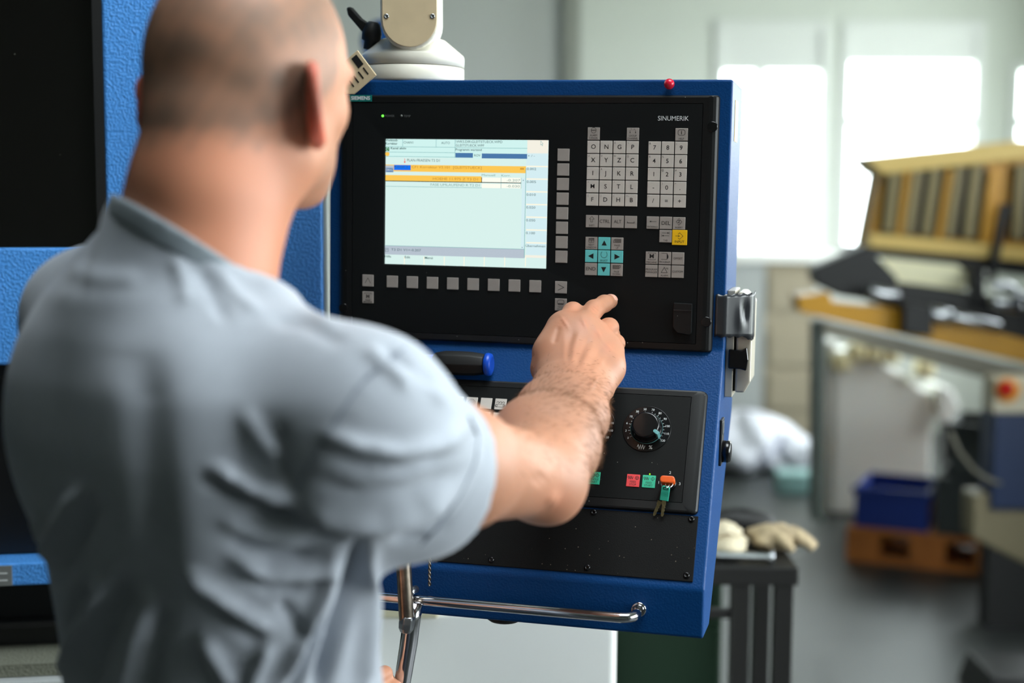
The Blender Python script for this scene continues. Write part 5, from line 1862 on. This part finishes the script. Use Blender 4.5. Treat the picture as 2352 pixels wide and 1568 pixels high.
acol = acol * (1 - hz_[:, None]) + C_HAIR[None] * hz_[:, None]

rs = np.random.RandomState(4)
AN = normals(AV, AF)
hw = np.exp(-(((uvA - np.array((1300, 905))) / np.array((75, 50))) ** 2).sum(1)) + 0.8 * np.clip((uvA[:, 0] - 1330) / 30, 0, 1) * ((uvA[:, 1] > 920) & (uvA[:, 1] < 1110)) + 0.05 * np.exp(-(((uvA - np.array((1330, 820))) / np.array((60, 50))) ** 2).sum(1)) + 0.12 * ((uvA[:, 1] > 900) & (uvA[:, 1] < 1090) & (uvA[:, 0] > 1180))
pick = rs.choice(len(AV), 2600, p=hw / hw.sum())
ax_h = (P(1314, 872, 1.612) - P(1250, 1060, 1.40))
ax_h /= np.linalg.norm(ax_h)
hv, hf = [], []
for i in pick:
    n = AN[i]
    lay_ = ax_h * -0.2 + np.array([0.8, -0.5, 0.0]) * (0.5 + 0.4 * rs.rand()) + rs.normal(size=3) * 0.25
    t = lay_ - n * (lay_ @ n)
    t = t / (np.linalg.norm(t) + 1e-9) * 0.85 + n * (0.40 + 0.25 * rs.rand())
    ln = (0.0040 + 0.0050 * rs.rand()) * (1.0 if uvA[i, 1] > 865 else 0.6)
    sd_ = np.cross(t, V_H)
    sd_ = sd_ / (np.linalg.norm(sd_) + 1e-9) * 0.00009
    k0 = len(hv)
    p0_, p1_, p2_ = AV[i] - n * 0.0003, AV[i] + t * ln * 0.55, AV[i] + t * ln + (t - n * 0.5) * ln * 0.15
    hv += [p0_ - sd_, p0_ + sd_, p1_ + sd_, p1_ - sd_, p2_ + sd_ * 0.4, p2_ - sd_ * 0.4]
    hf += [(k0, k0 + 1, k0 + 2, k0 + 3), (k0 + 3, k0 + 2, k0 + 4, k0 + 5)]
ah = org_mesh('arm_hair', np.array(hv), np.array(hf), mat('arm_hair', (120, 88, 62), 0.5), PERSON)
ah['kind'] = 'stuff'

# ---------------------------------------------------------------- trunk and left arm (under the shirt)
TR, TF, TU = facing(45)


def tp_(r, f, u):
    return TORSO + TR * r + TF * f + TU * u


rows = [(0.035, -0.02, -0.02, 0.070, 0.066), (0.012, -0.015, -0.018, 0.105, 0.088), (-0.02, -0.01, -0.010, 0.140, 0.105),
        (-0.06, 0, -0.002, 0.170, 0.120), (-0.11, 0, 0.004, 0.176, 0.128), (-0.165, 0, 0.010, 0.174, 0.130), (-0.231, -0.010, 0.015, 0.170, 0.126), (-0.294, -0.010, 0.02, 0.166, 0.123),
        (-0.36, 0, 0.02, 0.166, 0.125), (-0.50, 0, 0.02, 0.176, 0.130), (-0.52, 0, 0.02, 0.176, 0.130)]
L_S = tp_(-0.165, -0.005, -0.022)
L_E = tp_(-0.205, 0.13, -0.27)
L_H = P(752, 1690, 1.60)
bd_ = Field(P(-110, 2150, 1.1) + np.array([-0.02, 0, -0.10]), P(900, 520, 1.75) + np.array([0.15, 0.02, 0]), 0.007)
bd_.loft(TORSO, (TR, TF, TU), [(u, r, f, a - 0.032, b - 0.032) for u, r, f, a, b in rows], 0.01)
bd_.cone(P(560, 850, 1.17), S_J, 0.036, 0.048, 0.03)
bd_.chain([L_S, L_E, L_H], [0.050, 0.040, 0.028], 0.02)
BV, BF = bd_.mesh()
bcol = np.repeat(C_SK[None], len(BV), 0)
# left hand closed round the tool
lh = Field(L_H - 0.10, L_H + 0.10, 0.0026)
lh.cone(L_E + 0.6 * (L_H - L_E), L_H, 0.033, 0.028, 0.02)
hx = np.array([0.55, 0.20, 0.81])
lh.ell(L_H + hx * 0.040, (0.024, 0.045, 0.040), (np.array([0.8, 0.1, -0.55]), hx, V_U), 0.015)
for i in range(4):
    b0 = L_H + hx * 0.072 + V_U * (0.028 - 0.019 * i)
    lh.chain([b0, b0 + np.array([0.020, 0.003, 0.012]), b0 + np.array([0.032, 0, -0.012]), b0 + np.array([0.016, -0.002, -0.026])], [0.0115, 0.0105, 0.0098, 0.0085], 0.004)
lh.chain([L_H + V_U * 0.02 + hx * 0.01, L_H + V_U * 0.044 + hx * 0.045 + np.array([0.012, 0, -0.01]), L_H + V_U * 0.046 + hx * 0.070 + np.array([0.022, 0, -0.006])], [0.014, 0.012, 0.0095], 0.006)
LV, LF = lh.mesh()
lcol = np.repeat(C_SK[None], len(LV), 0)
allV = np.concatenate([HV, AV, BV, LV])
o1, o2, o3 = len(HV), len(HV) + len(AV), len(HV) + len(AV) + len(BV)
allF = np.concatenate([HFc, AF + o1, BF + o2, LF + o3])
allC = np.concatenate([hcol, acol, bcol, lcol])
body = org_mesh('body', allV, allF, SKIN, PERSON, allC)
# fingernail of the pointing finger
nc = P(1404, 686, 1.7325)
fd = tipm - P(1388, 697, 1.722)
fd /= np.linalg.norm(fd)
nup = np.array([0.25, 0.72, -0.64])
nup -= fd * (nup @ fd)
nup /= np.linalg.norm(nup)
nsd = np.cross(fd, nup)
vs, fs = [], []
for i in range(7):
    for j in range(7):
        a = (i - 3) / 3 * 1.02
        l = (j - 3) / 3
        ww = 1 - 0.25 * max(0, abs(l) - 0.5) * 2
        vs.append(tipm - fd * 0.0015 + fd * (l * 0.0062) + nsd * (math.sin(a * ww) * 0.0086) + nup * (math.cos(a * ww) * 0.0092 + 0.0004 - 0.0012 * max(0, l)))
for i in range(6):
    for j in range(6):
        fs.append((i * 7 + j, i * 7 + j + 1, i * 7 + j + 8, i * 7 + j + 7))
org_mesh('fingernail', np.array(vs), np.array(fs), NAIL, PERSON)

# ---------------------------------------------------------------- T-shirt
sh_ = Field(P(-170, 2150, 1.1) + np.array([-0.03, 0, -0.15]), (P(1190, 0, 1.25)[0], P(0, 400, 1.2)[1], 1.52), 0.0046)
sh_.loft(TORSO, (TR, TF, TU), rows, 0.01)
sh_.cone(P(400, 610, 1.2), L_S, 0.054, 0.060, 0.045)
sh_.cone(P(560, 815, 1.15), P(828, 972, 1.095), 0.048, 0.062, 0.05)
sh_.ell(tp_(-0.085, -0.075, -0.10), (0.06, 0.045, 0.085), (TR, TF, TU), 0.05)       # shoulder blades
sh_.ell(tp_(0.085, -0.070, -0.11), (0.06, 0.045, 0.085), (TR, TF, TU), 0.05)
sh_.cone(L_S, L_S + 0.62 * (L_E - L_S), 0.060, 0.056, 0.03)
HEM = P(1022, 1078, 1.205)
sh_.cone(P(828, 968, 1.10), HEM + (HEM - P(828, 968, 1.10)) * 0.15, 0.063, 0.0585, 0.05)
sh_.cone(P(790, 1068, 1.12), P(950, 1148, 1.18), 0.050, 0.0410, 0.05)
adir = E_J - S_J
hn = adir / np.linalg.norm(adir) + np.array([0.10, 0.10, -0.25])
# open the sleeve and the neck
arm_in = S_J + 0.45 * (E_J - S_J)
sh_.cone(M_J + (M_J - S_J) * -0.15, E_J, 0.0535, 0.0545, 0.004, True)
hn /= np.linalg.norm(hn)
X_, Y_, Z_ = sh_.ax[0][:, None, None], sh_.ax[1][None, :, None], sh_.ax[2][None, None, :]
dpl = ((X_ - HEM[0]) * hn[0] + (Y_ - HEM[1]) * hn[1] + (Z_ - HEM[2]) * hn[2]).astype(np.float32)
sh_.phi = np.maximum(sh_.phi, dpl)
NECK = ((P(500, 330, 1.19), P(462, 520, 1.185), 0.0670, 0.0680), (P(462, 520, 1.185), P(446, 640, 1.19), 0.0680, 0.0690), (P(446, 640, 1.19), P(440, 760, 1.20), 0.0690, 0.0640))
c_a, c_b, c_c = P(292, 478, 1.19), P(440, 552, 1.118), P(606, 662, 1.165)
c_n = np.cross(c_c - c_b, c_a - c_b)
c_n /= np.linalg.norm(c_n)
if c_n[1] < 0:
    c_n = -c_n


def neck_tube(grow):
    def fn(X, Y, Z):
        d = None
        for a, b, ra, rb in NECK:
            ba = b - a
            x, y, z = X - a[0], Y - a[1], Z - a[2]
            t = np.clip((x * ba[0] + y * ba[1] + z * ba[2]) / (ba @ ba), 0, 1)
            q = np.sqrt((x - t * ba[0]) ** 2 + (y - t * ba[1]) ** 2 + (z - t * ba[2]) ** 2) - (ra + (rb - ra) * t) - grow
            d = q if d is None else np.minimum(d, q)
        return np.maximum(d, (X - c_b[0]) * c_n[0] + (Y - c_b[1]) * c_n[1] + (Z - c_b[2]) * c_n[2])
    return fn


sh_.put(neck_tube(0.0055), P(250, 800, 1.0), P(720, 400, 1.4), 0.035)
co_ = Field((P(230, 0, 1.2)[0], P(0, 800, 1.2)[1], 1.05), (P(720, 0, 1.2)[0], P(0, 380, 1.2)[1], 1.36), 0.0024)
for a, b, ra, rb in NECK:
    co_.cone(a, b, ra, rb, 0.002)
pl_ = (co_.ax[0][:, None, None] - c_b[0]) * c_n[0] + (co_.ax[1][None, :, None] - c_b[1]) * c_n[1] + (co_.ax[2][None, None, :] - c_b[2]) * c_n[2]
shell = np.abs(co_.phi - 0.0050) - 0.0034
co_.phi = np.maximum(shell, np.abs(pl_ + 0.0075) - 0.0095).astype(np.float32)
for a, b, ra, rb in NECK:
    sh_.cone(a, b, ra, rb, 0.006, True)
SV, SF = sh_.mesh()
SV = smooth(SV, SF, 3, 0.5)
FOLDS = [
    ([(741, 997), (809, 1020), (917, 1042), (1019, 1020), (1072, 970)], 15, 0.0070), ([(750, 1040), (840, 1072), (940, 1078), (1050, 1040)], 16, -0.0050),
    ([(680, 1158), (770, 1190), (872, 1201), (962, 1178), (1046, 1122)], 22, 0.0085), ([(720, 1110), (820, 1135), (940, 1125), (1060, 1080)], 16, -0.0040),
    ([(900, 1240), (970, 1225), (1030, 1190)], 14, -0.004),
    ([(600, 1156), (657, 1186), (725, 1222), (790, 1230)], 13, -0.0130), ([(486, 1077), (576, 1111), (674, 1148)], 15, 0.0100), ([(466, 1094), (555, 1141), (660, 1188)], 12, -0.0090),
    ([(640, 980), (650, 1050), (665, 1120)], 16, -0.0060), ([(560, 940), (600, 1010), (660, 1060)], 20, 0.004),
    ([(416, 1306), (486, 1347), (555, 1403), (630, 1446)], 15, 0.0095), ([(400, 1330), (470, 1378), (540, 1430), (600, 1475)], 14, -0.0060),
    ([(527, 1270), (610, 1318), (700, 1312), (790, 1290)], 15, 0.0090), ([(520, 1245), (620, 1276), (720, 1272)], 13, -0.0060), ([(540, 1312), (620, 1352), (700, 1350)], 12, -0.006),
    ([(500, 1190), (600, 1225), (700, 1245)], 14, 0.006), ([(462, 1462), (500, 1515), (540, 1580)], 14, 0.0080), ([(440, 1490), (470, 1550), (490, 1600)], 13, -0.005),
    ([(190, 1118), (139, 1208), (88, 1302)], 15, 0.0090), ([(222, 1140), (178, 1240), (130, 1330)], 15, -0.0075), ([(262, 1290), (229, 1375), (160, 1507), (118, 1580)], 16, 0.0110),
    ([(296, 1320), (262, 1420), (210, 1540), (190, 1600)], 18, -0.0090), ([(200, 1340), (160, 1430), (120, 1500)], 15, -0.0070), ([(52, 1208), (66, 1290), (90, 1330)], 13, -0.0100), ([(84, 1180), (96, 1250)], 12, 0.006),
    ([(340, 1380), (310, 1480), (280, 1600)], 16, 0.007), ([(378, 1390), (360, 1500), (340, 1600)], 15, -0.006),
    ([(827, 1241), (808, 1350), (762, 1490), (725, 1600)], 15, -0.0160), ([(850, 1252), (844, 1416), (830, 1600)], 16, 0.0090), ([(770, 1260), (745, 1360), (700, 1470), (650, 1590)], 15, 0.0080),
    ([(753, 1400), (710, 1501), (650, 1600)], 12, -0.0095), ([(876, 1300), (872, 1430), (868, 1600)], 9, -0.005), ([(620, 1480), (590, 1540), (570, 1600)], 14, 0.006),
    ([(640, 1380), (680, 1430), (700, 1480)], 14, -0.005),
    ([(330, 800), (330, 1000), (345, 1200), (365, 1420)], 50, -0.0055), ([(270, 820), (285, 1050), (300, 1250)], 50, 0.0025),
    ([(930, 795), (830, 880), (745, 1010), (690, 1100), (676, 1165)], 4.5, -0.0022),
    ([(580, 640), (690, 690), (770, 760)], 18, 0.0035), ([(620, 730), (700, 740), (790, 790)], 16, -0.0035), ([(840, 800), (900, 850), (940, 890)], 13, 0.004), ([(880, 790), (950, 850), (1000, 900)], 11, -0.004), ([(930, 830), (985, 890), (1030, 930)], 10, 0.003),
    ([(400, 590), (420, 640), (430, 700)], 14, 0.003), ([(455, 610), (490, 680), (520, 740)], 13, -0.003), ([(500, 620), (545, 680), (600, 720)], 13, 0.0025),
    ([(150, 620), (240, 640), (330, 640)], 22, 0.002), ([(1060, 940), (1110, 985), (1118, 1050), (1078, 1135), (1010, 1230)], 5, -0.0012)]
SV = sculpt(SV, SF, [(l, w, h * 1.35) for l, w, h in FOLDS])
SV = smooth(SV, SF, 1, 0.35)
shirt = org_mesh('t_shirt', SV, SF, CLOTH, PERSON)
# stitched seams lying on the cloth
SN = normals(SV, SF)
suv = pix(SV)
vis = (SN * (SV / np.linalg.norm(SV, axis=1, keepdims=True))).sum(1) < -0.05
SEAM = mat('seam_thread', (126, 134, 146), 0.9)
for line in ([(930, 800), (880, 836), (830, 880), (785, 945), (745, 1010), (710, 1065), (690, 1105), (678, 1160)], [(1078, 955), (1098, 1000), (1092, 1060), (1058, 1135), (1010, 1205), (965, 1252)]):
    L_ = np.array(line, float)
    tt = np.linspace(0, len(L_) - 1, 60)
    q = np.stack([np.interp(tt, range(len(L_)), L_[:, i]) for i in (0, 1)], 1)
    pts = []
    for u, v in q:
        d2 = ((suv - np.array((u, v))) ** 2).sum(1)
        near = np.where(vis & (d2 < 22 ** 2))[0]
        if len(near) < 3:
            continue
        near = near[SV[near, 2] < SV[near, 2].min() + 0.04]
        w_ = np.exp(-d2[near] / 90.0)
        pts.append(P(u, v, float((SV[near, 2] * w_).sum() / w_.sum())) + (SN[near] * w_[:, None]).sum(0) / w_.sum() * 0.0002)
    if len(pts) > 5:
        pts = np.array(pts)
        for _ in range(4):
            pts[1:-1] = 0.5 * pts[1:-1] + 0.25 * (pts[:-2] + pts[2:])
        W = cam_to_person(pts)
        MB().tube([tuple(p) for p in W], 0.0011, 6).build('seam', SEAM, shirt)
# ribbed collar round the neck
CV_, CF_ = co_.mesh()
CV_ = smooth(CV_, CF_, 2, 0.4)
RIB = mat('collar_rib', (142, 152, 160), 0.9, bump=0.4, bscale=700, bdist=0.0008, sheen=0.2)
org_mesh('collar', CV_, CF_, RIB, shirt)

# ---------------------------------------------------------------- trousers and shoes
TROU = mat('dark_trousers', (38, 42, 50), 0.85)
tf = Field(np.array([TORSO[0] - 0.35, -1.75, 0.85]), np.array([TORSO[0] + 0.40, -0.35, 1.75]), 0.016)
zc = lambda z: (z - CAM_W[2])


def wpt(x, y, z):
    """person coordinates (metres from the feet, torso frame) -> camera space"""
    w = np.array([w_t[0], w_t[1], 0.0]) + np.array([0, 0, z])
    c = w - CAM_W
    b = np.array([c @ RW, c @ UW, c @ FW])
    return b + TR * x + TF * y


tf.cone(wpt(0, 0.02, 1.02), wpt(0, 0.02, 0.90), 0.15, 0.16, 0.05)
for s in (-1, 1):
    tf.chain([wpt(s * 0.09, 0.02, 0.90), wpt(s * 0.11, 0.03, 0.50), wpt(s * 0.12, 0.0, 0.07)], [0.095, 0.068, 0.058], 0.04)
TV, TFc = tf.mesh()
org_mesh('trousers', TV, TFc, TROU, PERSON)
for s in (-1, 1):
    ff = Field(wpt(s * 0.12, 0.06, 0.05) - 0.24, wpt(s * 0.12, 0.06, 0.05) + 0.24, 0.008)
    ff.chain([wpt(s * 0.12, -0.02, 0.046), wpt(s * 0.125, 0.10, 0.042), wpt(s * 0.13, 0.18, 0.036)], [0.044, 0.042, 0.034], 0.02)
    ff.cone(wpt(s * 0.12, 0, 0.05), wpt(s * 0.12, 0, 0.10), 0.042, 0.045, 0.02)
    fv, fF = ff.mesh()
    org_mesh('shoe', fv, fF, BLK_RUB, PERSON)
